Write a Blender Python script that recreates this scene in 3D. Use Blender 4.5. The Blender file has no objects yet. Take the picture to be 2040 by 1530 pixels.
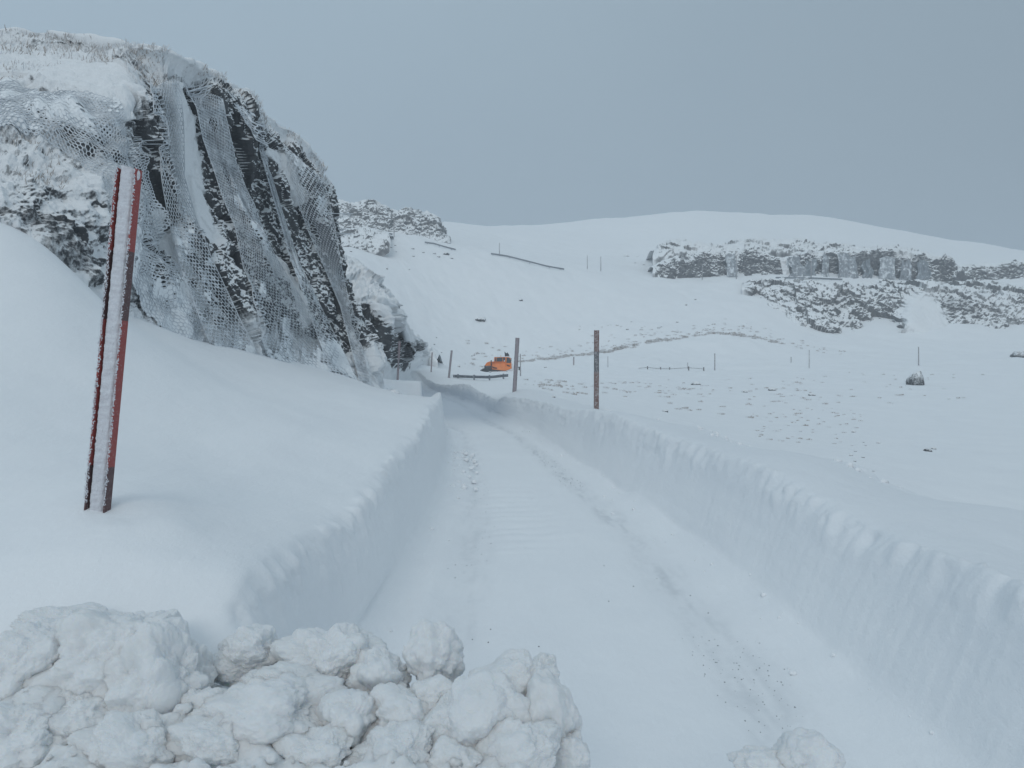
import bpy, math, random
import numpy as np
from mathutils import Vector, Matrix
random.seed(7); rng = np.random.default_rng(7)
SC = bpy.context.scene; COL = SC.collection
EYE = 2.2; F = 1541.0; PITCH = math.atan(50 / F); CP, SP = math.cos(PITCH), math.sin(PITCH)
R = math.radians

# ------------------------------------------------------------ camera maths
def unp(px, py, Y):
    """a point of the place seen at photo pixel (px,py), Y metres ahead"""
    px = np.asarray(px, float); py = np.asarray(py, float); Y = np.asarray(Y, float)
    dx = (px - 1020) / F; dy = (765 - py) / F
    k = Y / (CP + dy * SP)
    return np.stack([dx * k, Y + 0 * k, EYE + (-SP + dy * CP) * k], -1)
def proj(P):
    d = P[..., 1] * CP - (P[..., 2] - EYE) * SP
    u = P[..., 1] * SP + (P[..., 2] - EYE) * CP
    d = np.maximum(d, .1)
    return 1020 + F * P[..., 0] / d, 765 - F * u / d

# ------------------------------------------------------------ noise
def _h(ix, iy, iz, s):
    n = (ix.astype(np.int64) * 374761393 + iy.astype(np.int64) * 668265263 + iz.astype(np.int64) * 2147483647 + s * 974634777) & 0xffffffff
    n = ((n ^ (n >> 13)) * 1274126177) & 0xffffffff
    n = ((n ^ (n >> 16)) * 2246822519) & 0xffffffff
    return ((n ^ (n >> 15)) & 0xffff) / 65535.0
def vnoise(x, y, z=0, s=0):
    x, y, z = np.broadcast_arrays(np.asarray(x, float), np.asarray(y, float), np.asarray(z, float))
    ix, iy, iz = np.floor(x), np.floor(y), np.floor(z)
    fx, fy, fz = x - ix, y - iy, z - iz
    fx = fx**3 * (fx * (fx * 6 - 15) + 10); fy = fy**3 * (fy * (fy * 6 - 15) + 10); fz = fz**3 * (fz * (fz * 6 - 15) + 10)
    r = 0
    for a in (0, 1):
        for b in (0, 1):
            for c in (0, 1):
                r = r + _h(ix + a, iy + b, iz + c, s) * (fx if a else 1 - fx) * (fy if b else 1 - fy) * (fz if c else 1 - fz)
    return r * 2 - 1
def fbm(x, y, z=0, o=4, s=0, g=.5):
    r = 0; a = 1; t = 0
    x = np.asarray(x, float); y = np.asarray(y, float); z = np.asarray(z, float)
    for k in range(o):
        r = r + a * vnoise(x, y, z, s + k * 17); t += a; a *= g; x = x * 2.03 + 3.1; y = y * 2.03 + 1.7; z = z * 2.03 + .9
    return r / t * 1.5
def voro(x, y, z, s=0):
    """F1, F2 and the random value of the nearest cell"""
    x, y, z = np.broadcast_arrays(np.asarray(x, float), np.asarray(y, float), np.asarray(z, float))
    ix, iy, iz = np.floor(x), np.floor(y), np.floor(z)
    d1 = np.full(x.shape, 9.); d2 = np.full(x.shape, 9.); c1 = np.zeros(x.shape)
    for a in (-1, 0, 1):
        for b in (-1, 0, 1):
            for c in (-1, 0, 1):
                jx, jy, jz = ix + a, iy + b, iz + c
                d = (jx + _h(jx, jy, jz, s) - x)**2 + (jy + _h(jx, jy, jz, s + 1) - y)**2 + (jz + _h(jx, jy, jz, s + 2) - z)**2
                m = d < d1
                d2 = np.where(m, d1, np.minimum(d2, d)); c1 = np.where(m, _h(jx, jy, jz, s + 3), c1); d1 = np.where(m, d, d1)
    return np.sqrt(d1), np.sqrt(d2), c1
def sm(a, b, x):
    t = np.clip((x - a) / (b - a), 0, 1); return t * t * (3 - 2 * t)

# ------------------------------------------------------------ materials
def mat(name):
    m = bpy.data.materials.new(name); m.use_nodes = True
    nt = m.node_tree; b = nt.nodes['Principled BSDF']
    return m, nt, b
def N(nt, t, **kw):
    n = nt.nodes.new(t)
    for k, v in kw.items():
        if k.startswith('_'): setattr(n, k[1:], v)
        else: n.inputs[k.replace('__', ' ')].default_value = v
    return n
def noise_node(nt, scale, detail=4, rough=.55, coord='Object', stretch=None):
    tc = N(nt, 'ShaderNodeTexCoord'); n = N(nt, 'ShaderNodeTexNoise', Scale=scale, Detail=detail, Roughness=rough)
    if stretch:
        mp = N(nt, 'ShaderNodeMapping'); mp.inputs['Scale'].default_value = stretch
        nt.links.new(tc.outputs[coord], mp.inputs[0]); nt.links.new(mp.outputs[0], n.inputs['Vector'])
    else: nt.links.new(tc.outputs[coord], n.inputs['Vector'])
    return n
def ramp(nt, src, stops):
    r = N(nt, 'ShaderNodeValToRGB'); e = r.color_ramp.elements
    while len(e) < len(stops): e.new(.5)
    for q, (p, c) in zip(e, stops): q.position = p; q.color = (*c, 1) if len(c) == 3 else c
    nt.links.new(src, r.inputs[0]); return r
def bump(nt, b, src, strength, dist, prev=None):
    n = N(nt, 'ShaderNodeBump', Strength=strength, Distance=dist)
    nt.links.new(src, n.inputs['Height'])
    if prev: nt.links.new(prev.outputs[0], n.inputs['Normal'])
    nt.links.new(n.outputs[0], b.inputs['Normal']); return n
def mixc(nt, fac, a, b):
    m = N(nt, 'ShaderNodeMix', _data_type='RGBA')
    for s, v in ((0, fac), (6, a), (7, b)):
        if hasattr(v, 'links'): nt.links.new(v, m.inputs[s])
        else: m.inputs[s].default_value = v if s == 0 else (*v, 1)
    return m.outputs[2]
def attr(nt, name):
    a = N(nt, 'ShaderNodeAttribute'); a.attribute_name = name; return a.outputs['Fac']
SNOW = (.87, .89, .905)
def snow_material():
    m, nt, b = mat('wind_packed_snow'); b.inputs['Roughness'].default_value = .65; b.inputs['Specular IOR Level'].default_value = .25
    n1 = noise_node(nt, .9, 5); col = ramp(nt, n1.outputs[0], [(.3, (.855, .875, .895)), (.7, (.885, .905, .92))])
    c = mixc(nt, attr(nt, 'dirt'), col.outputs[0], (.50, .53, .56))
    c = mixc(nt, attr(nt, 'bend_shade_bank_tint'), c, (.40, .47, .55))  # blue-grey: painted shade of the far bend, faint tint of the right bank
    nt.links.new(c, b.inputs['Base Color'])
    n0 = noise_node(nt, 2.2, 7, .62, stretch=(1, .45, 1)); bq = bump(nt, b, n0.outputs[0], .30, .06)
    n2 = noise_node(nt, 14, 6, .66, stretch=(1, .6, 1)); bp = bump(nt, b, n2.outputs[0], .42, .022, bq)
    n3 = noise_node(nt, 90, 3, .6); bump(nt, b, n3.outputs[0], .25, .004, bp)
    return m
M_SNOW = snow_material()
def chunk_material():
    m, nt, b = mat('old_snow_lump'); b.inputs['Roughness'].default_value = .6; b.inputs['Specular IOR Level'].default_value = .3
    n1 = noise_node(nt, 3.2, 5, .6); col = ramp(nt, n1.outputs[0], [(.3, (.77, .785, .785)), (.5, (.82, .835, .845)), (.7, (.86, .875, .885))])
    n0 = noise_node(nt, 1400, 0); nv = noise_node(nt, 55, 2, .5)
    dk = ramp(nt, nv.outputs[0], [(.78, (0, 0, 0)), (.82, (1, 1, 1))])
    nt.links.new(mixc(nt, dk.outputs[0], col.outputs[0], (.25, .22, .19)), b.inputs['Base Color'])
    b.inputs['Subsurface Weight'].default_value = .5; b.inputs['Subsurface Radius'].default_value = (.05, .06, .07); b.inputs['Subsurface Scale'].default_value = 1.
    n2 = noise_node(nt, 32, 7, .75); bp = bump(nt, b, n2.outputs[0], .6, .012)
    n3 = noise_node(nt, 160, 4, .7); bump(nt, b, n3.outputs[0], .5, .004, bp)
    return m
M_CHUNK = chunk_material()
def rock_material(name, lo, hi, thr=.5, soft=.12, nscale=9, st=None):
    m, nt, b = mat(name); b.inputs['Roughness'].default_value = .8; b.inputs['Specular IOR Level'].default_value = .3
    n1 = noise_node(nt, 2.2, 8, .65, stretch=(1, 1, .5)); rock = ramp(nt, n1.outputs[0], [(.3, lo), (.72, hi)])
    nf = noise_node(nt, nscale, 7, .68 if not st else .58, stretch=st)
    a = attr(nt, 'snow')
    ad = N(nt, 'ShaderNodeMath', _operation='MULTIPLY_ADD'); nt.links.new(nf.outputs[0], ad.inputs[0]); ad.inputs[1].default_value = 1.1; nt.links.new(a, ad.inputs[2])
    f = ramp(nt, ad.outputs[0], [(min(.99, (thr + .5 - soft) / 1.6), (0, 0, 0)), (min(1, (thr + .5 + soft) / 1.6), (1, 1, 1))])
    dv = N(nt, 'ShaderNodeMath', _operation='MULTIPLY'); nt.links.new(ad.outputs[0], dv.inputs[0]); dv.inputs[1].default_value = 1 / 1.6; nt.links.new(dv.outputs[0], f.inputs[0])
    nt.links.new(mixc(nt, f.outputs[0], rock.outputs[0], SNOW), b.inputs['Base Color'])
    n2 = noise_node(nt, 14, 7, .7); bp = bump(nt, b, n2.outputs[0], .7, .05)
    bump(nt, b, f.outputs[0], .4, .03, bp)
    return m
M_ROCK = rock_material('dark_snowy_rock', (.035, .038, .045), (.12, .125, .13), soft=.17, nscale=11)
M_ROCKFAR = rock_material('far_snowy_rock', (.06, .06, .066), (.20, .20, .205), soft=.34, nscale=1.1)
M_CUT = rock_material('far_cut_rock', (.06, .062, .068), (.19, .19, .20), soft=.22, nscale=1.1, st=(1, 1, .32))
def plain(name, c, rough=.6, metal=0, var=.25, scale=12, frost=0., fscale=60):
    m, nt, b = mat(name); b.inputs['Roughness'].default_value = rough; b.inputs['Metallic'].default_value = metal
    n = noise_node(nt, scale, 5); r = ramp(nt, n.outputs[0], [(.3, tuple(x * (1 - var) for x in c)), (.7, tuple(min(1, x * (1 + var)) for x in c))])
    out = r.outputs[0]
    if frost > 0:
        nf = noise_node(nt, fscale, 4, .7); f = ramp(nt, nf.outputs[0], [(.62 - .3 * frost, (0, 0, 0)), (.72 - .3 * frost, (1, 1, 1))])
        out = mixc(nt, f.outputs[0], out, (.75, .78, .8))
        bump(nt, b, nf.outputs[0], .5, .004)
    nt.links.new(out, b.inputs['Base Color'])
    return m
def banded(name, red, black, edges, frost, fscale):
    """snow pole paint: red with black bands at heights given along the pole"""
    m, nt, b = mat(name); b.inputs['Roughness'].default_value = .55
    tc = N(nt, 'ShaderNodeTexCoord'); sp = N(nt, 'ShaderNodeSeparateXYZ'); nt.links.new(tc.outputs['Object'], sp.inputs[0])
    mr = N(nt, 'ShaderNodeMapRange'); mr.inputs['From Max'].default_value = 3.; nt.links.new(sp.outputs[2], mr.inputs[0])
    st = [(0, red)]; cur = red
    for e in edges:
        cur = black if cur is red else red
        st.append((e / 3., cur))
    r = ramp(nt, mr.outputs[0], st); r.color_ramp.interpolation = 'CONSTANT'
    nf = noise_node(nt, fscale, 5, .75); f = ramp(nt, nf.outputs[0], [(.64 - .3 * frost, (0, 0, 0)), (.70 - .3 * frost, (1, 1, 1))])
    nt.links.new(mixc(nt, f.outputs[0], r.outputs[0], (.62, .63, .65)), b.inputs['Base Color'])
    bump(nt, b, nf.outputs[0], .6, .004)
    return m

# ------------------------------------------------------------ mesh helpers
def mesh_obj(name, V, Fc, m, parent=None, smooth=True, attrs=None, loc=None):
    V = np.asarray(V, np.float32)
    if loc is not None: V = V - np.asarray(loc, np.float32)
    me = bpy.data.meshes.new(name); Fc = np.asarray(Fc, np.int32)
    me.vertices.add(len(V)); me.vertices.foreach_set('co', V.ravel())
    k = Fc.shape[1]
    me.loops.add(Fc.size); me.loops.foreach_set('vertex_index', Fc.ravel())
    me.polygons.add(len(Fc)); me.polygons.foreach_set('loop_start', np.arange(0, Fc.size, k, dtype=np.int32))
    me.polygons.foreach_set('use_smooth', np.full(len(Fc), smooth))
    me.update(calc_edges=True)
    for an, av in (attrs or {}).items():
        at = me.attributes.new(an, 'FLOAT', 'POINT'); at.data.foreach_set('value', np.asarray(av, np.float32).ravel())
    me.materials.append(m)
    o = bpy.data.objects.new(name, me); COL.objects.link(o)
    if loc is not None: o.location = loc
    if parent: o.parent = parent
    return o
def grid_faces(nr, nc):
    i = np.arange(nr * nc).reshape(nr, nc)
    return np.stack([i[:-1, :-1].ravel(), i[:-1, 1:].ravel(), i[1:, 1:].ravel(), i[1:, :-1].ravel()], -1)
class MB:
    """collects boxes, prisms and tubes into one mesh of quads"""
    def __init__(s): s.V = []; s.F = []
    def add(s, V, Fc):
        n = len(s.V); s.V += [tuple(v) for v in V]; s.F += [tuple(n + i for i in f) for f in Fc]
    def box(s, c, d, rz=0, taper=1.0):
        c = Vector(c); M = Matrix.Rotation(rz, 3, 'Z'); V = []
        for z in (-1, 1):
            t = taper if z > 0 else 1
            for x, y in ((-1, -1), (1, -1), (1, 1), (-1, 1)): V.append(c + M @ Vector((x * d[0] / 2 * t, y * d[1] / 2 * t, z * d[2] / 2)))
        s.add(V, [(0, 3, 2, 1), (4, 5, 6, 7), (0, 1, 5, 4), (1, 2, 6, 5), (2, 3, 7, 6), (3, 0, 4, 7)])
    def prism(s, prof, axis, a, b):
        """profile in the two other axes, extruded from a to b along axis ('x','y','z')"""
        n = len(prof); V = []
        for t in (a, b):
            for p, q in prof: V.append({'x': (t, p, q), 'y': (p, t, q), 'z': (p, q, t)}[axis])
        s.add(V, [(i, (i + 1) % n, n + (i + 1) % n, n + i) for i in range(n)] + [tuple(range(n))[::-1], tuple(range(n, 2 * n))])
    def tube(s, pts, r, k=6, r2=None):
        pts = [Vector(p) for p in pts]; n0 = len(s.V); m = len(pts)
        for i, p in enumerate(pts):
            t = (pts[min(i + 1, m - 1)] - pts[max(i - 1, 0)]).normalized()
            a = t.cross(Vector((0, 0, 1)) if abs(t.z) < .9 else Vector((1, 0, 0))).normalized(); b = t.cross(a)
            rr = r + ((r2 if r2 is not None else r) - r) * i / max(1, m - 1)
            for j in range(k):
                w = 2 * math.pi * j / k; s.V.append(tuple(p + a * rr * math.cos(w) + b * rr * math.sin(w)))
        for i in range(m - 1):
            for j in range(k):
                s.F.append((n0 + i * k + j, n0 + i * k + (j + 1) % k, n0 + (i + 1) * k + (j + 1) % k, n0 + (i + 1) * k + j))
        s.F.append(tuple(n0 + j for j in range(k))[::-1]); s.F.append(tuple(n0 + (m - 1) * k + j for j in range(k)))
    def build(s, name, m, parent=None, smooth=False, bevel=0):
        me = bpy.data.meshes.new(name); me.from_pydata(s.V, [], s.F); me.materials.append(m)
        if smooth: me.polygons.foreach_set('use_smooth', np.full(len(me.polygons), True))
        o = bpy.data.objects.new(name, me); COL.objects.link(o)
        if parent: o.parent = parent
        if bevel:
            bm = o.modifiers.new('bevel', 'BEVEL'); bm.width = bevel; bm.segments = 2; bm.limit_method = 'ANGLE'
        return o
def tag(o, label=None, cat=None, group=None, kind=None):
    if label: o['label'] = label
    if cat: o['category'] = cat
    if group: o['group'] = group
    if kind: o['kind'] = kind
    return o
def empty(name, loc, rz=0):
    o = bpy.data.objects.new(name, None); COL.objects.link(o); o.location = loc; o.rotation_euler = (0, 0, rz); o.empty_display_size = .2; return o

# ------------------------------------------------------------ the snow surface of the whole place
CT = []
def P(*t): CT.extend(t)
# left bank and drift up to the foot of the near hill (photo x, photo y, metres ahead)
P((430, 1270, 3.3), (720, 1030, 6.2), (860, 855, 11.9), (888, 800, 18), (890, 790, 23.4), (192, 1003, 4.6), (0, 1230, 3.4), (0, 1000, 5.0), (0, 800, 7.2), (0, 600, 9.3),
  (0, 440, 11.7), (90, 490, 12.1), (200, 600, 13.1), (280, 632, 14.2), (200, 800, 8), (400, 900, 7.5), (600, 850, 9.5), (450, 760, 12), (650, 780, 14), (380, 672, 15.7), (470, 697, 17.3),
  (545, 715, 19.1), (610, 725, 20.9), (660, 735, 22.4), (705, 743, 23.9), (740, 750, 25.1), (760, 775, 21), (780, 765, 27), (830, 780, 24), (800, 757, 38.5), (847, 760, 38), (740, 752, 40), (-500, 1100, 4), (-500, 600, 8), (-400, 420, 11.3),
  (300, 1200, 3.6), (100, 1500, 2.2), (800, 1500, 2.0), (790, 742, 58), (820, 748, 56), (740, 735, 58))
# under and behind the near hill
P((0, 560, 20), (300, 640, 24), (500, 690, 30), (0, 560, 40), (-600, 480, 20), (-700, 420, 60), (300, 600, 60))
# right bank, its crest and the bowl behind it
P((2040, 1180, 3.8), (1700, 1048, 5.7), (1561, 962, 7), (1436, 903, 8.7), (1250, 838, 13), (1180, 815, 15.4), (1060, 795, 22.5), (2040, 1015, 6.6), (1700, 928, 9.4), (1400, 856, 14.3), (1200, 816, 22.7), (1000, 792, 30),
  (2400, 1180, 5), (2040, 1140, 9.5), (2040, 1020, 15), (2040, 900, 25), (2040, 820, 40), (2040, 760, 60), (2040, 724, 84), (1700, 985, 13), (1700, 900, 22), (1700, 845, 34), (1700, 785, 52), (1700, 748, 72), (1700, 728, 90),
  (1400, 880, 19), (1400, 845, 29), (1400, 795, 45), (1400, 762, 65), (1400, 740, 88), (1200, 812, 29), (1200, 792, 40), (1200, 765, 58), (1200, 740, 85), (2700, 1000, 15), (2700, 760, 50), (3000, 730, 90),
  (1028, 777, 30), (1025, 766, 42), (1020, 755, 58), (960, 758, 57), (990, 749, 75), (985, 743.5, 87), (1010, 743.5, 87), (960, 743, 88), (910, 768, 45), (898, 750, 58), (860, 740, 62), (850, 755, 56), (990, 739, 96), (1060, 737, 95), (950, 778, 36))
# first terrace and the slope rising behind
P((860, 722, 82), (790, 712, 72), (900, 722, 95), (950, 715, 105), (1040, 713, 108), (1200, 697, 112), (1450, 662, 116), (1600, 700, 108), (1800, 714, 98), (1900, 714, 98), (2040, 708, 98), (1200, 715, 100), (1400, 722, 100))
P((700, 560, 110), (800, 620, 112), (900, 640, 118), (1000, 600, 130), (1200, 620, 128), (1350, 620, 128), (1500, 610, 132), (1650, 640, 132), (1800, 640, 130), (2000, 650, 128), (2200, 650, 128))
P((640, 460, 158), (690, 457, 158), (785, 466, 156), (850, 476, 155), (900, 486, 155), (1000, 503, 154), (1120, 524, 153), (1200, 534, 152), (1300, 543, 152), (1400, 551, 151), (1500, 553, 151), (1600, 556, 151), (1750, 559, 151), (1900, 562, 151), (2040, 564, 151), (2300, 570, 151))
P((1000, 496, 170), (1200, 520, 166), (1300, 528, 166), (1400, 512, 166), (1600, 512, 166), (1800, 514, 166), (1930, 535, 166), (2040, 530, 168), (2300, 540, 168), (700, 440, 175), (850, 455, 172), (900, 472, 170))
P((880, 444, 265), (950, 450, 265), (1030, 452, 265), (1130, 447, 265), (1200, 437, 262), (1260, 434, 260), (1330, 428, 260), (1400, 426, 260), (1528, 426, 260), (1650, 434, 260), (1784, 459, 255), (1900, 479, 252), (2040, 499, 250), (2300, 540, 250), (700, 450, 265), (600, 470, 265))
P((1300, 485, 205), (1600, 480, 205), (1900, 505, 205), (1050, 478, 210), (850, 450, 215), (1400, 500, 180), (1700, 495, 185))
P((880, 500, 380), (1200, 490, 380), (1500, 480, 380), (1800, 510, 380), (2040, 550, 380), (2400, 580, 380), (500, 520, 380), (-400, 560, 380), (-700, 560, 200))
CT = np.array(CT, float)
CP3 = unp(CT[:, 0], CT[:, 1], CT[:, 2])
def ae(X, Y):
    Y = np.maximum(Y, 1.8); a = X / Y
    return 1.3 * np.tanh(a / 1.3) * 3.2, np.log(Y) * 2.0
def tps_fit(x, y, f, lam=1e-4):
    n = len(x); r2 = (x[:, None] - x)**2 + (y[:, None] - y)**2
    K = .5 * r2 * np.log(r2 + 1e-12) + lam * np.eye(n)
    A = np.zeros((n + 3, n + 3)); A[:n, :n] = K; A[:n, n] = 1; A[:n, n + 1] = x; A[:n, n + 2] = y; A[n:, :n] = A[:n, n:].T
    return np.linalg.solve(A, np.concatenate([f, np.zeros((3,) + f.shape[1:])])), x, y
def tps_eval(T, X, Y):
    W, x, y = T; sh = X.shape; X = X.ravel(); Y = Y.ravel(); out = np.zeros((len(X),) + W.shape[1:])
    for i in range(0, len(X), 60000):
        a = X[i:i + 60000]; b = Y[i:i + 60000]
        r2 = (a[:, None] - x)**2 + (b[:, None] - y)**2
        out[i:i + 60000] = (.5 * r2 * np.log(r2 + 1e-12)) @ W[:-3] + W[-3] + (a[:, None] if W.ndim > 1 else a) * W[-2] + (b[:, None] if W.ndim > 1 else b) * W[-1]
    return out.reshape(sh + W.shape[1:])
_cx, _cy = ae(CP3[:, 0], CP3[:, 1])
TERR = tps_fit(_cx, _cy, (CP3[:, 2] - EYE) / CP3[:, 1], 7e-4)
# the road cut: where its two walls stand
LK = np.array([(-20, -.2), (-3, -.95), (3, -1.13), (6.2, -1.20), (8.2, -1.18), (11.9, -1.24), (18.3, -1.58), (22.6, -1.93), (23.6, -2.02), (25.5, -2.9), (30, -3.7), (38, -4.3), (48, -6.6), (60, -9.6), (80, -15), (110, -24), (150, -40), (450, -160)], float)
RK = np.array([(-20, 2.2), (-3, 2.3), (3, 2.32), (4.7, 2.33), (7, 2.28), (9.4, 2.16), (11.5, 1.95), (15.4, 1.50), (19, 1.02), (23.4, .45), (28.2, -.42), (36, -1.75), (45, -3.6), (60, -7.3), (80, -12.5), (110, -21.5), (150, -37), (450, -157)], float)
def spl(K, y):
    x = K[:, 0]; v = K[:, 1]; m = np.gradient(v, x); i = np.clip(np.searchsorted(x, y) - 1, 0, len(x) - 2)
    h = x[i + 1] - x[i]; t = (y - x[i]) / h
    return v[i] * (1 + 2 * t) * (1 - t)**2 + m[i] * h * t * (1 - t)**2 + v[i + 1] * t * t * (3 - 2 * t) + m[i + 1] * h * t * t * (t - 1)
Lf = lambda y: spl(LK, y) if True else 0
Rf = lambda y: spl(RK, y)
def top(X, Y):
    a, b = ae(X, Y); Yc = np.maximum(Y, 1.8)
    z = EYE + tps_eval(TERR, a, b) * Yc
    far = sm(30, 90, Yc)
    z = z + .035 * fbm(X * .5, Y * .35, 0, 3, 5) * (1 + 3 * far) + .012 * fbm(X * 2.2, Y * 1.4, 0, 3, 9)
    z = z + far * .25 * fbm(X * .09, Y * .09, 0, 4, 31) + sm(95, 135, Yc) * .9 * fbm(X * .035, Y * .02, 0, 2, 33)
    # hollow between the tip of the left wall and the next piece of wall
    dl = Lf(Yc) - X
    hol = sm(23.5, 25.2, Yc) * (1 - sm(36.8, 37.6, Yc)) * (1 - sm(.4, 2.6, dl)) * sm(-.5, 0, dl)
    z = z - hol * (z - (.35 + .12 * fbm(X * 1.3, Y * 1.3, 0, 3, 77)))
    dip = np.exp(-((Yc - 24.2) / 2.2)**2) * sm(.12, .7, dl) * (1 - sm(2.2, 4.5, dl)); z = z - dip * (.30 + .10 * fbm(X * 2.2, Y * 1.5, 0, 3, 78))
    # room for the heap thrown up in front
    pit = (1 - sm(3.0, 4.1, Y)) * sm(-.4, .1, dl) * (1 - sm(2.5, 5, dl)); z = z - .42 * pit
    z = z + .025 * np.exp(-(((X + 2.42) / .5)**2 + ((Y - 4.55) / .5)**2)) - .03 * np.exp(-(((X + 2.32) / .20)**2 + ((Y - 4.50) / .16)**2)) + .035 * np.exp(-(((X + 1.95) / .16)**2 + ((Y - 4.45) / .2)**2))
    # the slope of loose snow on the outer side of the right bank's crest stays rough
    return z
def road_z(X, Y, w):
    """w 0..1 across the road"""
    z = .02 * fbm(X * .8, Y * .5, 0, 3, 3) + .006 * fbm(X * 6, Y * 2.2, 0, 3, 4)
    for c in (.22, .80): z = z - .05 * np.exp(-((w - c) / .075)**2)
    z = z + .03 * np.exp(-((w - .12) / .025)**2) * (.5 + .5 * fbm(Y * .9, 0, 0, 2, 6))
    z = z + .20 * np.clip((w - .90) / .1, 0, 1)**2 * (.6 + .4 * fbm(Y * .7, 3, 0, 3, 8)) + .12 * np.clip((.07 - w) / .07, 0, 1)**2
    # ridges pressed across the track by the blower
    z = z + .008 * np.sin(Y * 16 + 2 * fbm(X, Y, 0, 2, 12)) * np.exp(-((w - .4) / .16)**2) * sm(8, 9.5, Y) * (1 - sm(12, 15, Y))
    z = z + .06 * np.maximum(0, fbm(X * 2.3, Y * 1.6, 0, 3, 21)) * np.exp(-((w - .15) / .12)**2) * sm(10, 12, Y) * (1 - sm(19, 24, Y))
    return z
def build_ground():
    ys = [-10.]; 
    while ys[-1] < 440:
        y = ys[-1]; ys.append(y + (.5 if y < 1 else max(.028, .0052 * y) * (1 if y < 60 else 1.3)))
    ys = np.array(ys); n = len(ys)
    s = [0.]; d = .02
    while s[-1] < 420: s.append(s[-1] + max(d, .0115 * s[-1]))
    s = np.array(s[1:]); NW = 26; wv = np.linspace(0, 1, NW)
    wr = np.linspace(0, 1, 92)
    L = Lf(ys)[:, None]; Rr = Rf(ys)[:, None]; Y = ys[:, None]
    # left bank: far to near the edge
    BL_, BR_ = .17, .34 - .16 * sm(18, 30, Y)
    XL = L - BL_ - s[::-1][None]; YL = Y + 0 * XL; ZL = top(XL, YL)
    XR = Rr + BR_ + s[None]; YR = Y + 0 * XR; ZR = top(XR, YR)
    XC = L + (Rr - L) * wr[None]; YC = Y + 0 * XC; ZC = road_z(XC, YC, wr[None] + 0 * Y)
    fade = 1 - sm(50, 64, ys)[:, None]                                   # where the far road comes level with the snow
    ZTc = top(XC, YC) if True else 0
    ZC = ZC * fade + (1 - fade) * ZTc
    ZL = ZL - .05 * np.exp(-s[::-1][None] / .09) * (1 - sm(30, 50, YL)); ZR = ZR - .05 * np.exp(-s[None] / .10) * (1 - sm(30, 50, YR))
    # walls
    def wall(edge, sign, ztop, zbot, sd, bat):
        v = wv[None]                                                     # 0 foot .. 1 top
        y = Y + 0 * v; x0 = edge + sign * bat * (v + .05 * sm(.8, 1, v) - .05 * sm(0, .5, v))
        H = ztop[:, None] - zbot[:, None]
        z = zbot[:, None] + H * v
        near = 1 - sm(30, 60, y)
        streak = .006 * fbm(y * 5, z * 1.6, 0, 4, sd, .65) * near + .007 * fbm(y * .5, z * 11, 0, 3, sd + 21) * near + .004 * fbm(y * 32, z * 2, 0, 2, sd + 3) * near
        _, _, cc = voro(y * 1.6, z * 1.2 + .4 * y, 0, sd)
        d1, _, _ = voro(y * 2.4, z * 1.6, 0, sd + 9)
        patch = sm(-.25, .5, fbm(y * .55, z, 0, 3, sd + 15)); lump = (1.35 if sign > 0 else .8) * sm(.45, .95, v + .25 * fbm(y * .8, 0, 0, 3, sd + 5)) * (.035 * fbm(y * .9, z * 1.6, 0, 6, sd + 6, .72) + patch * (.022 * (.55 - d1) + .03 * (cc - .5)) + .028 * fbm(y * 6, z * 6, 0, 4, sd + 31, .7))
        crumb = sm(.6, 1, v) * .028 * fbm(y * 7, z * 7, 0, 3, sd + 8)
        bulge = .035 * fbm(y * .45, z * .5, 0, 2, sd + 1)
        x = x0 + sign * (streak + lump + crumb + bulge + .01) * sm(0, .12, v)
        z = z + sm(.8, 1, v) * (.05 * fbm(y * 1.9, 0, 0, 4, sd + 7) + .02 * fbm(y * 9, 0, 0, 2, sd + 13)) * near
        return x, y, z
    def edge_noise(y, sd):
        return (.05 * fbm(y * 1.9, 0, 0, 4, sd + 7) + .02 * fbm(y * 9, 0, 0, 2, sd + 13)) * (1 - sm(30, 60, y))
    XWl, YWl, ZWl = wall(L, -1, ZL[:, -1], ZC[:, 0], 100, BL_)
    XWr, YWr, ZWr = wall(Rr, 1, ZR[:, 0], ZC[:, -1], 200, BR_)
    # carry the broken edge a little way onto the bank tops
    fl = np.exp(-(s[::-1][None] / .07)**2); fr = np.exp(-(s[None] / .07)**2)
    ZL += fl * edge_noise(YL, 100); ZR += fr * edge_noise(YR, 200)
    # upright tip where the left wall ends
    tip = np.exp(-((YL - 23.2) / .5)**2) * np.exp(-(s[::-1][None] / .35)**2) * .14; ZL += tip
    XL += fl * (XWl[:, -1:] - (L - BL_)); XR += fr * (XWr[:, -1:] - (Rr + BR_))
    X = np.concatenate([XL, XWl[:, ::-1][:, 1:], XC[:, 1:-1], XWr[:, :-1], XR], 1)
    Yg = np.concatenate([YL, YWl[:, ::-1][:, 1:], YC[:, 1:-1], YWr[:, :-1], YR], 1)
    Z = np.concatenate([ZL, ZWl[:, ::-1][:, 1:], ZC[:, 1:-1], ZWr[:, :-1], ZR], 1)
    # tints: grit in the wheel track, painted shade on the bend and its walls
    W = np.clip((X - L) / (Rr - L), -1, 2)
    dirt = np.exp(-((W - .80) / .065)**2) * (.12 + .34 * sm(-.2, .7, fbm(X * 9, Yg * 1.6, 0, 5, 50, .8))) + np.exp(-((W - .22) / .06)**2) * (.08 + .22 * sm(-.2, .7, fbm(X * 9, Yg * 1.6, 0, 5, 51, .8)))
    dirt = np.where((W < 0) | (W > 1), 0, dirt)
    bend_shade_bank_tint = .62 * sm(23, 31, Yg) * (1 - sm(50, 60, Yg)) * sm(-.12, -.02, W) * (1 - sm(1.02, 1.10, W))
    crx = np.interp(Yg, [-20, 4, 6.6, 9.4, 14.3, 18.7, 22.7, 30, 36], [5, 4.6, 4.37, 4.15, 3.53, 2.95, 2.8, 1.0, -1.5])
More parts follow.
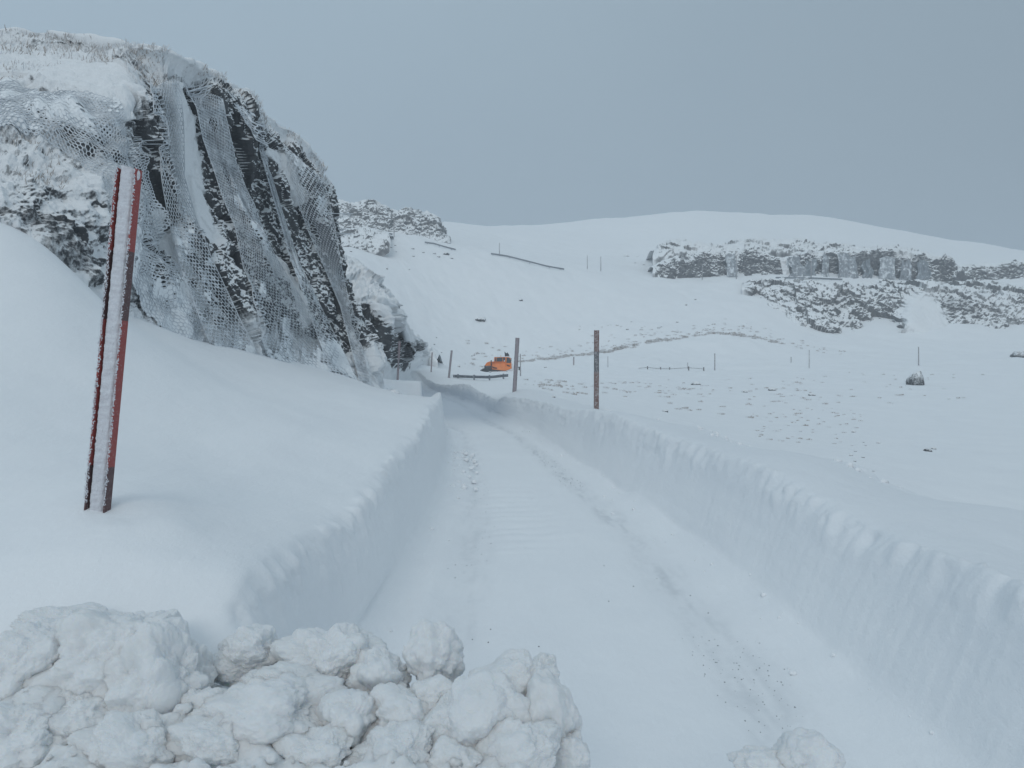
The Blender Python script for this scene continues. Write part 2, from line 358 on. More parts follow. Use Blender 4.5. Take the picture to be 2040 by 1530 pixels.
    bank = sm(0, .05, W - 1.02) * (1 - sm(0, .16, X - crx + .12 * fbm(Yg * 1.3, 0, 0, 3, 61))) * (1 - sm(28, 36, Yg))
    Z = Z + np.exp(-((X - crx) / .14)**2) * (Yg > 2) * (1 - sm(24, 30, Yg)) * .05 * np.maximum(0, .2 + fbm(Yg * 2.4, X * 2.4, 0, 3, 62))
    bend_shade_bank_tint = np.maximum(bend_shade_bank_tint, .11 * bank)  # right bank up to its crest slightly greyer than the bowl
    print('ground', X.shape)
    o = mesh_obj('snow_ground', np.stack([X, Yg, Z], -1).reshape(-1, 3), grid_faces(*X.shape), M_SNOW, attrs={'dirt': dirt, 'bend_shade_bank_tint': bend_shade_bank_tint})
    tag(o, kind='structure', label='snow covered ground with the cleared road cut through it')
def ground_z(x, y):
    """height of the snow for one point off the road"""
    return float(top(np.array([[float(x)]]), np.array([[float(y)]]))[0, 0])

# ------------------------------------------------------------ rock: a skin stretched over columns of points
def catmull(Pt, n_per, closed=False):
    """Pt (k, ..., 3) interpolated along axis 0; n_per = number of samples"""
    k = len(Pt); t = np.linspace(0, k - 1, n_per); i = np.clip(t.astype(int), 0, k - 2); f = (t - i)
    f = f.reshape((-1,) + (1,) * (Pt.ndim - 1))
    p0 = Pt[np.maximum(i - 1, 0)]; p1 = Pt[i]; p2 = Pt[i + 1]; p3 = Pt[np.minimum(i + 2, k - 1)]
    return .5 * (2 * p1 + (p2 - p0) * f + (2 * p0 - 5 * p1 + 4 * p2 - p3) * f**2 + (3 * p1 - p0 - 3 * p2 + p3) * f**3)
def normals(G):
    du = np.gradient(G, axis=0); dv = np.gradient(G, axis=1); n = np.cross(du, dv)
    return n / (np.linalg.norm(n, axis=-1, keepdims=True) + 1e-9)
def inpoly(px, py, poly):
    c = np.zeros(px.shape, bool); n = len(poly)
    for i in range(n):
        x1, y1 = poly[i]; x2, y2 = poly[(i + 1) % n]
        m = ((y1 > py) != (y2 > py)) & (px < (x2 - x1) * (py - y1) / (y2 - y1 + 1e-9) + x1)
        c ^= m
    return c
def near_line(px, py, line, w):
    d = np.full(px.shape, 1e9)
    for (x1, y1), (x2, y2) in zip(line, line[1:]):
        L2 = (x2 - x1)**2 + (y2 - y1)**2; t = np.clip(((px - x1) * (x2 - x1) + (py - y1) * (y2 - y1)) / L2, 0, 1)
        d = np.minimum(d, np.hypot(px - x1 - t * (x2 - x1), py - y1 - t * (y2 - y1)))
    return 1 - sm(w * .7, w * 1.3, d)

HILL = [
 [(-330, 400, 11), (-330, 290, 12.4), (-300, 190, 14.2), (-280, 104, 16.5)],
 [(-130, 415, 11.3), (-130, 300, 12.4), (-120, 200, 14.2), (-110, 94, 16.9)],
 [(0, 446, 11.7), (0, 320, 12.6), (0, 200, 14.3), (0, 88, 17.1)],
 [(88, 495, 12.1), (75, 345, 12.9), (75, 205, 14.5), (105, 90, 17.3)],
 [(200, 606, 13.1), (182, 405, 13.5), (185, 238, 14.6), (205, 100, 17.0)],
 [(280, 642, 14.2), (262, 430, 14.4), (258, 262, 15.0), (282, 116, 16.8)],
 [(380, 680, 15.7), (335, 480, 15.8), (305, 292, 16.1), (345, 125, 17.0)],
 [(470, 704, 17.3), (425, 520, 17.4), (380, 322, 17.6), (400, 156, 18.2)],
 [(545, 722, 19.1), (500, 540, 19.2), (450, 352, 19.4), (458, 187, 19.8)],
 [(610, 732, 20.9), (567, 552, 21.0), (522, 392, 21.1), (510, 214, 21.5)],
 [(660, 742, 22.4), (620, 582, 22.5), (577, 422, 22.6), (535, 252, 23.0)],
 [(705, 750, 23.9), (665, 612, 24.0), (630, 462, 24.1), (598, 292, 24.5)],
 [(738, 756, 25.1), (704, 617, 25.3), (682, 482, 25.5), (648, 346, 25.8)],
 [(738, 752, 26.8), (702, 612, 27.0), (678, 486, 27.3), (648, 352, 27.3)],
 [(690, 745, 30.0), (665, 610, 30.5), (640, 490, 31), (615, 365, 31)],
 [(560, 745, 36.0), (540, 610, 36.5), (520, 490, 37), (500, 380, 37)]]
def hill_net():
    rows = []
    for col in HILL:
        p = [unp(*q) for q in col]; f, l = p[0], p[-1]
        rows.append([f + (.25, -.1, -1.8), f, p[1], p[2], l, l + (-2.6, 1.0, .25), l + (-22, 9, -1.0)])
    return np.array(rows)
HN = hill_net()
def hill_surf(nu, vs):
    """vs in row units 0..6"""
    A = catmull(HN, nu)                                                  # (nu,7,3)
    k = 7; i = np.clip(vs.astype(int), 0, k - 2); f = (vs - i)[None, :, None]
    p0 = A[:, np.maximum(i - 1, 0)]; p1 = A[:, i]; p2 = A[:, i + 1]; p3 = A[:, np.minimum(i + 2, k - 1)]
    return .5 * (2 * p1 + (p2 - p0) * f + (2 * p0 - 5 * p1 + 4 * p2 - p3) * f**2 + (3 * p1 - p0 - 3 * p2 + p3) * f**3)
def build_hill():
    vs = np.concatenate([np.linspace(0, 1, 18)[:-1], np.linspace(1, 4, 400)[:-1], np.linspace(4, 5, 70)[:-1], np.linspace(5, 6, 30)])
    nu = 900; G = hill_surf(nu, vs); nrm = normals(G)
    if nrm[400, 200, 1] > 0: nrm = -nrm
    x, y, z = G[..., 0], G[..., 1], G[..., 2]
    al = x * .27 + y * .96                                               # metres along the face
    px, py = proj(G); V = vs[None] + 0 * x
    face = sm(240, 320, px) * sm(.8, 1.2, V)                             # the bare crag right of the rounded shoulder
    face = np.where(y > 26, 1.0, face) * (1 - sm(3.8, 4.3, V))
    zz = z + .25 * al                                                    # beds dip a little
    d1, d2, c1 = voro(al * .95 + .2 * z, z * .42, x * .25, 11)
    e1, e2, c2 = voro(al * 2.6 + .5 * z, zz * 1.5, x * .6, 41)
    f1, f2, c3 = voro(al * 6, zz * 4.2, x, 71)
    gul = fbm(al * .42, z * .1, 0, 3, 13)
    d = .45 * gul + .50 * (c1 - .5) - .10 * np.exp(-((d2 - d1) / .06)**2)
    d = d + .26 * (c2 - .5) - .05 * np.exp(-((e2 - e1) / .07)**2) + .09 * (c3 - .5) + .03 * fbm(x * 9, y * 9, z * 9, 3, 15)
    rough = .36 * fbm(al * .7, z * .8, x * .7, 5, 19) + .12 * (.5 - f1) + .10 * fbm(al * 4, z * 5, x * 4, 4, 23, .6)
    smooth_top = inpoly(px, py, [(-400, 60), (0, 100), (170, 95), (290, 160), (300, 240), (230, 230), (150, 170), (40, 140), (-400, 140)])
    rough = np.where(smooth_top, rough * .35, rough)
    topn = .13 * fbm(al * 1.1, x * .8, 0, 4, 25)
    d = d - .20 * sm(1.6, 3.6, V) - .06
    amp = d * face + rough * (1 - face) * (1 - sm(4, 4.6, V)) + topn * sm(3.7, 4.4, V)
    chute = near_line(px, py, [(375, 165), (392, 240), (398, 330), (408, 420), (425, 470)], 17)
    chute = np.maximum(chute, near_line(px, py, [(330, 420), (345, 500), (375, 560), (400, 640)], 9))
    chute = np.maximum(chute, near_line(px, py, [(505, 420), (540, 470), (590, 540), (620, 640)], 10) * .8)
    chute = np.maximum(chute, near_line(px, py, [(560, 300), (590, 330), (600, 400)], 12) * .6)
    amp = amp * (1 - .75 * chute) - .12 * chute
    amp = amp * sm(-.2, 1.0, V + .3)
    G2 = G + nrm * amp[..., None]
    n2 = normals(G2); n2 = n2 if n2[400, 200, 1] < 0 else -n2
    up = n2[..., 2]
    sn = sm(.12, .62, up + .22 * fbm(al * 2, z * 2, x * 2, 4, 29)) * face
    hill_sn = .66 + .42 * fbm(al * 4.4, z * 5.5, x * 3, 5, 33, .65) + .28 * fbm(al * 1.1, z * 1.6, x, 3, 34) + .45 * (up - .35)
    bare = near_line(px, py, [(60, 450), (120, 480), (180, 560), (240, 600)], 24) * .34 + near_line(px, py, [(-60, 440), (10, 430), (50, 420)], 18) * .35
    bare = bare + near_line(px, py, [(60, 240), (110, 260), (170, 290), (250, 330)], 20) * .40 + near_line(px, py, [(0, 210), (40, 230)], 20) * .35
    crest = near_line(px, py, [(-300, 85), (0, 80), (70, 90)], 16) * .15 + near_line(px, py, [(130, 85), (200, 95), (270, 120)], 16) * .15
    hill_sn = np.where(smooth_top, 1.0, hill_sn) - bare - crest
    sn = sn + hill_sn * (1 - face) 
    sn = np.where(V > 4.05, np.maximum(sn, .72 + .35 * fbm(al * 1.5, x * 1.5, 0, 4, 37)), sn)
    sn = np.maximum(sn, chute * 1.0)
    apron = 1 - sm(1.12, 1.55, V + .18 * fbm(al * .9, z, 0, 3, 39)); sn = np.maximum(sn, apron * np.where(px > 330, .95, .2))
    sn = sn + .15
    o = mesh_obj('rocky_hill', G2.reshape(-1, 3), grid_faces(nu, len(vs)), M_ROCK, attrs={'snow': sn})
    tag(o, 'steep snow plastered crag hung with safety netting left of the road', kind='structure')
    mf = amp.copy()
    for k in range(1, 9): mf[:, k:] = np.maximum(mf[:, k:], amp[:, :-k]); mf[:, :-k] = np.maximum(mf[:, :-k], amp[:, k:])
    m2 = mf.copy()
    for k in range(1, 13): m2[k:] = np.maximum(m2[k:], mf[:-k]); m2[:-k] = np.maximum(m2[:-k], mf[k:])
    for k in range(70): m2[1:-1, 1:-1] = (m2[1:-1, 1:-1] * 2 + m2[:-2, 1:-1] + m2[2:, 1:-1] + m2[1:-1, :-2] + m2[1:-1, 2:]) / 6
    t2 = amp.copy()
    for k in range(25): t2[1:-1, 1:-1] = (t2[1:-1, 1:-1] * 2 + t2[:-2, 1:-1] + t2[2:, 1:-1] + t2[1:-1, :-2] + t2[1:-1, 2:]) / 6
    return px, py, V, G2, m2, vs, t2
HPX, HPY, HV, HG, HAMP, HVS, HSOFT = build_hill(); HAMP = .7 * HAMP + .3 * HSOFT

# ------------------------------------------------------------ smaller crags
def crag(name, cols, Yb, Yt, label, amp=.8, fs=1., back=4, nu=260, nv=120, rockiness=.5, extra=None, sink=2., mat_=None, beds=.3, seed=0, calm=None):
    rows = []
    for x, yb, yt in cols:
        b = unp(x, yb, Yb if not callable(Yb) else Yb(x)); t = unp(x, yt, Yt if not callable(Yt) else Yt(x))
        m1 = b + (t - b) * np.array((.35, .28, .42)); m2 = b + (t - b) * np.array((.7, .55, .8))
        rows.append([b + (0, -.6, -sink), b, m1, m2, t, t + (0, back, .3), t + (0, back * 3, -sink)])
    A = catmull(np.array(rows), nu); vs = np.concatenate([np.linspace(0, 1, 8)[:-1], np.linspace(1, 4, nv)[:-1], np.linspace(4, 6, 26)])
    i = np.clip(vs.astype(int), 0, 5); f = (vs - i)[None, :, None]
    p0 = A[:, np.maximum(i - 1, 0)]; p1 = A[:, i]; p2 = A[:, i + 1]; p3 = A[:, np.minimum(i + 2, 6)]
    G = .5 * (2 * p1 + (p2 - p0) * f + (2 * p0 - 5 * p1 + 4 * p2 - p3) * f**2 + (3 * p1 - p0 - 3 * p2 + p3) * f**3)
    n = normals(G)
    if n[nu // 2, nv // 2, 1] > 0: n = -n
    x, y, z = G[..., 0], G[..., 1], G[..., 2]; V = vs[None] + 0 * x
    d1, d2, c1 = voro(x * .35 * fs, z * .28 * fs, y * .2 * fs, 5 + seed); e1, e2, c2 = voro(x * 1.1 * fs, z * .9 * fs, y * .5 * fs, 8 + seed)
    amp = amp * (1 - .8 * near_line(*proj(G), calm, 42)) if calm else amp
    d = amp * (.9 * (c1 - .5) + .45 * (c2 - .5) + .5 * fbm(x * .22 * fs, z * .12 * fs, y * .2 * fs, 4, 3 + seed) + .2 * fbm(x * 2 * fs, z * 2 * fs, y * 2 * fs, 3, 6 + seed))
    endf = sm(0, .06, np.linspace(0, 1, nu))[:, None] * (1 - sm(.94, 1, np.linspace(0, 1, nu)))[:, None]
    G = G + n * (d * sm(.3, 1.2, V) * (1 - .6 * sm(4, 4.6, V)) * endf)[..., None]
    n2 = normals(G); n2 = n2 if n2[nu // 2, nv // 2, 1] < 0 else -n2
    px, py = proj(G)
    sn = sm(.25, .75, n2[..., 2] + .3 * fbm(x * .7 * fs, z * .8 * fs, y * .7 * fs, 5, 9 + seed)) * 1.0 + (.5 - rockiness) + .28 * fbm(x * .07, z * .12, y * .05, 3, 60 + seed)
    sn = np.where(V > 4.05, np.maximum(sn, .8), sn); sn = sn + .5 * (1 - endf)
    if extra: sn = extra(sn, px, py, V)
    o = mesh_obj(name, G.reshape(-1, 3), grid_faces(nu, len(vs)), mat_ or M_ROCKFAR, attrs={'snow': sn})
    return tag(o, label, kind='structure')
def ex_mid(sn, px, py, V):
    rock = near_line(px, py, [(712, 628), (745, 660), (775, 690), (795, 705)], 26) + near_line(px, py, [(815, 688), (838, 692)], 8) * .9
    rock = np.clip(rock * 1.1 + .9 * fbm(px / 11., py / 5., 0, 4, 91) * (rock > .02), 0, 1)
    return .95 - .80 * rock + (sn - .5) * .9 * np.clip(rock, .25, 1)
crag('rocky_hill', [(655, 760, 505), (690, 752, 519), (720, 742, 545), (747, 726, 577), (772, 727, 605), (788, 728, 632), (800, 724, 655), (815, 716, 672), (845, 716, 691), (872, 722, 714)], lambda x: 40 + 34 * float(np.clip((x - 775) / 70, 0, 1)), lambda x: 45 + 34 * float(np.clip((x - 775) / 70, 0, 1)),
     'snowy rock spur standing behind the end of the netted crag', amp=1.0, fs=1.8, nu=240, nv=160, extra=ex_mid, mat_=M_ROCK, back=3)
crag('rocky_hill', [(640, 460, 398), (675, 457, 402), (705, 455, 405), (735, 454, 403), (765, 457, 412), (782, 462, 423), (820, 470, 420), (850, 478, 430), (872, 482, 440), (888, 488, 472), (900, 490, 486)], 160, 170,
     'far knoll of snowy rock above the upper road on the left', amp=1.2, fs=.8, rockiness=.34, nu=260, seed=3)
crag('rocky_hill', [(680, 490, 470), (700, 497, 460), (730, 500, 457), (760, 492, 463), (778, 480, 470)], 138, 150,
     'low patch of snow dusted rock under the upper road at the left', amp=.8, fs=1., rockiness=.45, nu=160, nv=80, seed=5)
def ex_up(sn, px, py, V):
    sn = sn - .22 * (V < 3.0) * (V > 1) - .25 * vnoise(px / 16., 0, 0, 3) - .15 * vnoise(px / 5., 0, 0, 4) + .3 * sm(3.1, 3.6, V)
    g = near_line(px, py, [(1558, 505), (1568, 552)], 7)
    return sn * (1 - g) + g
crag('rocky_hill', [(1300, 543, 533), (1318, 546, 525), (1345, 548, 516), (1372, 550, 520), (1395, 551, 505), (1430, 552, 499), (1470, 552, 497), (1520, 553, 503), (1552, 553, 514), (1578, 554, 512), (1610, 555, 503), (1660, 556, 502), (1720, 557, 499), (1780, 558, 503), (1840, 559, 506), (1890, 560, 517), (1912, 560, 535)], 153, 156.5,
     'long rock cutting beside the upper road hung with pale nets', amp=1.1, fs=1., rockiness=.53, nu=620, nv=120, extra=ex_up, seed=9, mat_=M_CUT)
crag('rocky_hill', [(1900, 545, 536), (1925, 550, 530), (1955, 560, 527), (1990, 563, 523), (2040, 565, 518), (2120, 566, 512), (2250, 568, 520), (2300, 570, 540)], 153, 157,
     'low snow choked rock cutting at the far right of the upper road', amp=1.0, fs=1., rockiness=.6, nu=260, nv=90, seed=15, mat_=M_CUT)
crag('rocky_hill', [(1300, 512, 500), (1340, 505, 484), (1400, 505, 492), (1480, 503, 482), (1560, 500, 480), (1620, 505, 484), (1700, 505, 494), (1800, 508, 500), (1860, 515, 510)], 160, 172,
     'broken rocks poking through snow above the upper road cutting', amp=1.1, fs=1., rockiness=.36, nu=360, nv=60, seed=21)
def ex_low(sn, px, py, V):
    hole = near_line(px, py, [(1840, 625), (1845, 660), (1830, 720)], 42)
    dark = near_line(px, py, [(1700, 682), (1740, 686), (1768, 672)], 10) * .5 + near_line(px, py, [(1850, 600), (1925, 605), (1945, 625)], 13) * .5 + near_line(px, py, [(1488, 570), (1512, 590)], 9) * .35
    return sn + .75 * hole - dark
crag('rocky_hill', [(1478, 572, 564), (1500, 590, 562), (1530, 606, 561), (1560, 628, 562), (1600, 646, 563), (1645, 664, 564), (1690, 684, 565), (1725, 694, 565), (1755, 688, 566), (1780, 668, 566), (1810, 640, 567), (1850, 660, 567), (1900, 686, 568), (1950, 698, 568), (2000, 696, 569), (2060, 690, 570), (2150, 690, 571), (2250, 680, 572)],
     lambda x: 124 + 16 * sm(1600, 1480, x) if False else 124 + 16 * float(np.clip((1620 - x) / 130, 0, 1)), 148, 'broad tumble of snow covered boulders and rock below the upper road', amp=1.5, fs=.75, rockiness=.35, nu=560, nv=220, extra=ex_low, seed=27, calm=[(1840, 625), (1845, 660), (1830, 720)])
build_ground()

# ------------------------------------------------------------ netting hung on the near crag
def frost_net_material():
    m, nt, b = mat('frosted_wire'); b.inputs['Roughness'].default_value = .7
    n = noise_node(nt, 3, 4); r = ramp(nt, n.outputs[0], [(.3, (.48, .52, .56)), (.7, (.76, .79, .82))]); nt.links.new(mixc(nt, attr(nt, 'snow'), r.outputs[0], (.84, .87, .89)), b.inputs['Base Color'])
    n2 = noise_node(nt, 30, 5, .7); bump(nt, b, n2.outputs[0], .5, .01)
    return m
M_NET = frost_net_material()
# photo position -> position on the face (fitted on the face only)
_us = np.linspace(2, 12.6, 40); _vs = np.linspace(.9, 4.05, 16)
_A = catmull(HN, 1501); _ui = (_us / 15 * 1500).astype(int)
def surf_at(u, v):
    """u 0..15, v 0..6 arrays of equal shape"""
    def cr(Ax, t, k):
        i = np.clip(t.astype(int), 0, k - 2); f = (t - i)[:, None]; return i, f
    u = u.ravel(); v = v.ravel(); iu = np.clip(u / 15 * 1500, 0, 1499.999); a = iu.astype(int); fu = (iu - a)[:, None]
    def row(j): return _A[a, j] * (1 - fu) + _A[np.minimum(a + 1, 1500), j] * fu
    i = np.clip(v.astype(int), 0, 5); f = (v - i)[:, None]
    p0 = row(np.maximum(i - 1, 0)); p1 = row(i); p2 = row(i + 1); p3 = row(np.minimum(i + 2, 6))
    return .5 * (2 * p1 + (p2 - p0) * f + (2 * p0 - 5 * p1 + 4 * p2 - p3) * f**2 + (3 * p1 - p0 - 3 * p2 + p3) * f**3)
_uu, _vv = np.meshgrid(_us, _vs, indexing='ij'); _pp = surf_at(_uu, _vv); _qx, _qy = proj(_pp)
UVT = tps_fit(_qx / 300, _qy / 300, np.stack([_uu.ravel(), _vv.ravel()], -1), 1e-5)
def on_face(px, py, off, A_=None):
    tx, ty = np.asarray(px, float).ravel(), np.asarray(py, float).ravel(); cx, cy = tx.copy(), ty.copy()
    for _ in range(4):                                                   # the stand-off is allowed for, so the strip hangs where it should
        p = on_face0(cx, cy, off, A_); qx, qy = proj(p); cx = tx + np.clip(cx + .6 * (tx - qx) - tx, -60, 30); cy = ty + np.clip(cy + .6 * (ty - qy) - ty, -12, 12)
    return on_face0(cx, cy, off, A_)
def on_face0(px, py, off, A_=None):
    HAMP = globals()['HAMP'] if A_ is None else A_
    uv = tps_eval(UVT, np.asarray(px) / 300, np.asarray(py) / 300); u = np.clip(uv[..., 0].ravel(), 0, 14.9); v = np.clip(uv[..., 1].ravel(), 0, 5.9)
    iu = np.clip(u / 15 * (HAMP.shape[0] - 1), 0, HAMP.shape[0] - 1.001); iv = np.interp(v, HVS, np.arange(len(HVS))); iv = np.clip(iv, 0, len(HVS) - 1.001)
    a, b = iu.astype(int), iv.astype(int); fa, fb = iu - a, iv - b
    rock = (HAMP[a, b] * (1 - fa) * (1 - fb) + HAMP[a + 1, b] * fa * (1 - fb) + HAMP[a, b + 1] * (1 - fa) * fb + HAMP[a + 1, b + 1] * fa * fb)
    off = np.asarray(off).reshape(-1) + rock
    e = .02; p = surf_at(u, v); n = np.cross(surf_at(u + e, v) - p, surf_at(u, v + e) - p); n /= np.linalg.norm(n, axis=1, keepdims=True)
    n = np.where(n[:, 1:2] > 0, -n, n)
    return p + n * np.asarray(off).reshape(-1, 1)
def poly_at(line, t):
    line = np.array(line, float); d = np.r_[0, np.cumsum(np.hypot(*np.diff(line, axis=0).T))]; d /= d[-1]
    return np.stack([np.interp(t, d, line[:, 0]), np.interp(t, d, line[:, 1])], -1)
def lattice(nc, nr):
    """hexagon corners of a brick lattice, its cells and its wires"""
    pts = {}; PA = []; edges = set(); cells = []
    def vid(c2, r3):
        k = (c2, r3)
        if k not in pts: pts[k] = len(PA); PA.append(k)
        return pts[k]
    for r in range(nr):
        for c in range(nc):
            cx = 2 * c + (r % 2) + 1; cy = 3 * r + 2
            cells.append([vid(cx, cy - 2), vid(cx + 1, cy - 1), vid(cx + 1, cy + 1), vid(cx, cy + 2), vid(cx - 1, cy + 1), vid(cx - 1, cy - 1)])
    return np.array(PA, float), np.array(cells)
def weave(X, cells, f, label, seed, cables=()):
    """wires round every cell; f<0 the cell is open, f>.5 it is closed by lodged snow, between them the opening shrinks"""
    E = np.concatenate([np.stack([cells[:, k], cells[:, (k + 1) % 6]], -1) for k in range(6)]); E = np.unique(np.sort(E, 1), axis=0); E = E[E[:, 0] != E[:, 1]]
    a = X[E[:, 0]]; b = X[E[:, 1]]; L = np.linalg.norm(b - a, axis=1); E = E[L > 1e-4]; a = X[E[:, 0]]; b = X[E[:, 1]]; t = (b - a) / np.linalg.norm(b - a, axis=1, keepdims=True)
    s1 = np.cross(t, (0, 0, 1.)); bad = np.linalg.norm(s1, axis=1) < .2; s1[bad] = np.cross(t[bad], (1., 0, 0)); s1 /= np.linalg.norm(s1, axis=1, keepdims=True); s2 = np.cross(t, s1)
    rad = (.0080 + .0045 * rng.random(len(E)))[:, None]; n = len(E)
    VV = np.concatenate([P0 + (s1 * math.cos(w_) + s2 * math.sin(w_)) * rad for P0 in (a, b) for w_ in (0, 2.0944, 4.18879)])
    I = np.arange(n); Fq = np.concatenate([np.stack([I + k * n, I + ((k + 1) % 3) * n, I + (3 + (k + 1) % 3) * n, I + (3 + k) * n], -1) for k in range(3)])
    H = X[cells]; c0 = H.mean(1, keepdims=True); d = H - c0
    o = np.clip(1 - f / .5, 0, 1); part = (f > .02) & (o > .12); full = o <= .12
    up = np.array((0, 0, 1.)); dz = (d @ up)[..., None] * up
    inner = c0 + (d - dz) * (.35 + .62 * o)[:, None, None] + dz * (.10 + .85 * o)[:, None, None]
    k = len(VV); Hp = H[part]; Ip = inner[part]; m = len(Hp); VV = np.concatenate([VV, Hp.reshape(-1, 3), Ip.reshape(-1, 3)]); J = np.arange(m)[:, None] * 6; q = np.arange(6)[None]
    Fq = np.concatenate([Fq, np.stack([k + J + q, k + J + (q + 1) % 6, k + 6 * m + J + (q + 1) % 6, k + 6 * m + J + q], -1).reshape(-1, 4)])
    k = len(VV); Hf = H[full]; m = len(Hf); mid = Hf + (rng.random((m, 1, 3)) - .5) * .010 + np.array((.6, -.8, .1)) * (.05 * fbm(Hf[..., 0] * 2.5, Hf[..., 1] * 2.5, Hf[..., 2] * 2.5, 4, seed + 2))[..., None]; VV = np.concatenate([VV, mid.reshape(-1, 3)]); J = np.arange(m) * 6
    Fq = np.concatenate([Fq, np.stack([k + J, k + J + 1, k + J + 2, k + J + 3], -1), np.stack([k + J, k + J + 3, k + J + 4, k + J + 5], -1)])
    sa = np.zeros(len(VV)); sa[6 * n:] = .55; sa[len(VV) - 6 * m:] = 1.
    for cb in cables:
        mb = MB(); mb.tube([tuple(p) for p in cb], .010, 5); q4 = np.array([f_ for f_ in mb.F if len(f_) == 4]) + len(VV); VV = np.concatenate([VV, np.array(mb.V)]); Fq = np.concatenate([Fq, q4])
    sa = np.concatenate([sa, np.zeros(len(VV) - len(sa))]); o_ = mesh_obj('safety_net', VV, Fq, M_NET, smooth=False, loc=tuple(X.mean(0)), attrs={'snow': sa})
    return tag(o_, label, 'safety net', 'rockfall nets hung on the near crag')
def net(left, right, label, seed, fill=.0, off=.05, cell=.112, squeeze=1.0, folds=5, fold_amp=.055, foot=.8, grid=None):
    L3 = on_face(*poly_at(left, np.linspace(0, 1, 40)).T, np.full(40, off)); R3 = on_face(*poly_at(right, np.linspace(0, 1, 40)).T, np.full(40, off))
    Wd = np.linalg.norm(R3 - L3, axis=1).mean() * 1.15 * squeeze; Ln = np.linalg.norm(np.diff((L3 + R3) / 2, axis=0), axis=1).sum()
    nc = max(3, int(Wd / cell)); nr = max(4, int(Ln / (cell * .88))); nc, nr = grid or (nc, nr); print('net', seed, nc, nr, round(Wd, 2), round(Ln, 2)); PA, cells = lattice(nc, nr)
    p = np.clip((PA[:, 0] - 1) / (2 * nc - 1), 0, 1); q = np.clip(PA[:, 1] / (3 * nr + 1), 0, 1)
    def place(p, q):
        l = poly_at(left, q); r_ = poly_at(right, q); w = l + (r_ - l) * p[:, None]
        offs = off + fold_amp * (.5 + .5 * np.sin(p * folds * 2 * math.pi + 1.6 * fbm(q * 2.0, p * 0, 0, 2, seed))) * (1 - .6 * sm(.75, 1, q)) + .04 * fbm(p * 3, q * 3, 0, 2, seed + 1)
        return on_face(w[:, 0], w[:, 1], offs * (1 - 1.1 * sm(.88, 1, q)) * (.35 + .65 * sm(0, .12, q)))
    X = place(p, q); cc = X[cells].mean(1); cq = q[cells].mean(1)
    f = .85 * fbm(cc[:, 0] * 1.1 + cc[:, 1] * 1.1, cc[:, 2] * 1.3, 0, 5, seed + 5, .6) + .26 * rng.random(len(cc)) + fill + .8 * sm(foot, 1, cq) + .25 * (1 - sm(0, .10, cq))
    t = np.linspace(0, 1, 120)
    return weave(X, cells, f, label, seed, [place(np.zeros(120), t), place(np.ones(120), t)])
def net_cut(poly, u0, u1, v0, v1, label, seed, fill, off=.035, cell=.072):
    """netting of even mesh laid over the face and cut to an outline"""
    us = np.linspace(u0, u1, 200); vs_ = np.linspace(v0, v1, 200)
    SU = np.r_[0, np.cumsum(np.linalg.norm(np.diff(surf_at(us, np.full(200, 2.3)), axis=0), axis=1))]; SV = np.r_[0, np.cumsum(np.linalg.norm(np.diff(surf_at(np.full(200, (u0 + u1) / 2), vs_), axis=0), axis=1))]
    nc = int(SU[-1] / cell); nr = int(SV[-1] / (cell * .88)); PA, cells = lattice(nc, nr)
    U = np.interp(PA[:, 0] / 2 * cell, SU, us); V = np.interp(PA[:, 1] / 3 * cell * .88, SV, vs_)
    U = U + .03 * fbm(PA[:, 0] * .05, PA[:, 1] * .04, 0, 3, seed); V = V + .03 * fbm(PA[:, 0] * .05, PA[:, 1] * .04, 5, 3, seed)
    P0 = surf_at(U, V); qx, qy = proj(P0); ok = inpoly(qx, qy, poly)
    cells = cells[ok[cells].all(1)]; used = np.unique(cells); rm = -np.ones(len(PA), int); rm[used] = np.arange(len(used)); cells = rm[cells]; qx, qy = qx[used], qy[used]
    X = on_face0(qx, qy, off + .03 * (1 + fbm(P0[used, 0] * .8, P0[used, 2] * .8, P0[used, 1] * .8, 3, seed + 1)), HSOFT)
    cc = X[cells].mean(1); f = .62 * fbm(cc[:, 0] * .7 + cc[:, 1] * .7, cc[:, 2] * .9, 0, 4, seed + 5) + .24 * rng.random(len(cc)) + fill(qx[cells].mean(1), qy[cells].mean(1))
    return weave(X, cells, f, label, seed)
net_cut([(-80, 140), (60, 165), (160, 185), (238, 200), (258, 245), (278, 330), (296, 385), (323, 460), (350, 540), (385, 625), (402, 690), (310, 670), (262, 610), (240, 560), (222, 480), (198, 425), (165, 345), (125, 312), (60, 280), (-80, 255)],
    1.2, 6.6, .9, 3.9, 'widest hexagonal wire net draped over the rounded shoulder behind the tall marker post', 300, lambda x, y: .12 + .22 * (1 - sm(200, 290, y)) - .25 * near_line(x, y, [(60, 235), (110, 270), (170, 310), (230, 360)], 22) - .10 * sm(400, 470, y) + .5 * sm(600, 670, y))
net([(299, 152), (305, 200), (311, 275), (325, 376), (341, 463), (365, 549), (400, 640), (430, 712)], [(352, 150), (362, 190), (367, 270), (368, 353), (392, 439), (422, 515), (462, 600), (520, 728)],
    'second frosted net strip falling just left of the smooth snow chute', 320, fill=-.22, folds=3, squeeze=.85)
net([(372, 168), (392, 215), (404, 275), (427, 341), (443, 392), (468, 451), (484, 529), (498, 600), (540, 728)], [(444, 196), (451, 235), (470, 321), (490, 376), (514, 431), (549, 510), (604, 600), (700, 758)],
    'broad net curtain fanning out to the drift right of the snow chute', 340, fill=-.24, folds=4, squeeze=.75)
net([(466, 205), (492, 245), (514, 285), (536, 365), (560, 448), (582, 525), (612, 610), (655, 735)], [(503, 224), (517, 250), (523, 288), (546, 366), (571, 448), (596, 522), (640, 612), (712, 758)],
    'narrow twisted net bunched like a rope down the dark rock', 360, fill=-.02, off=.2, folds=2, grid=(6, 74))
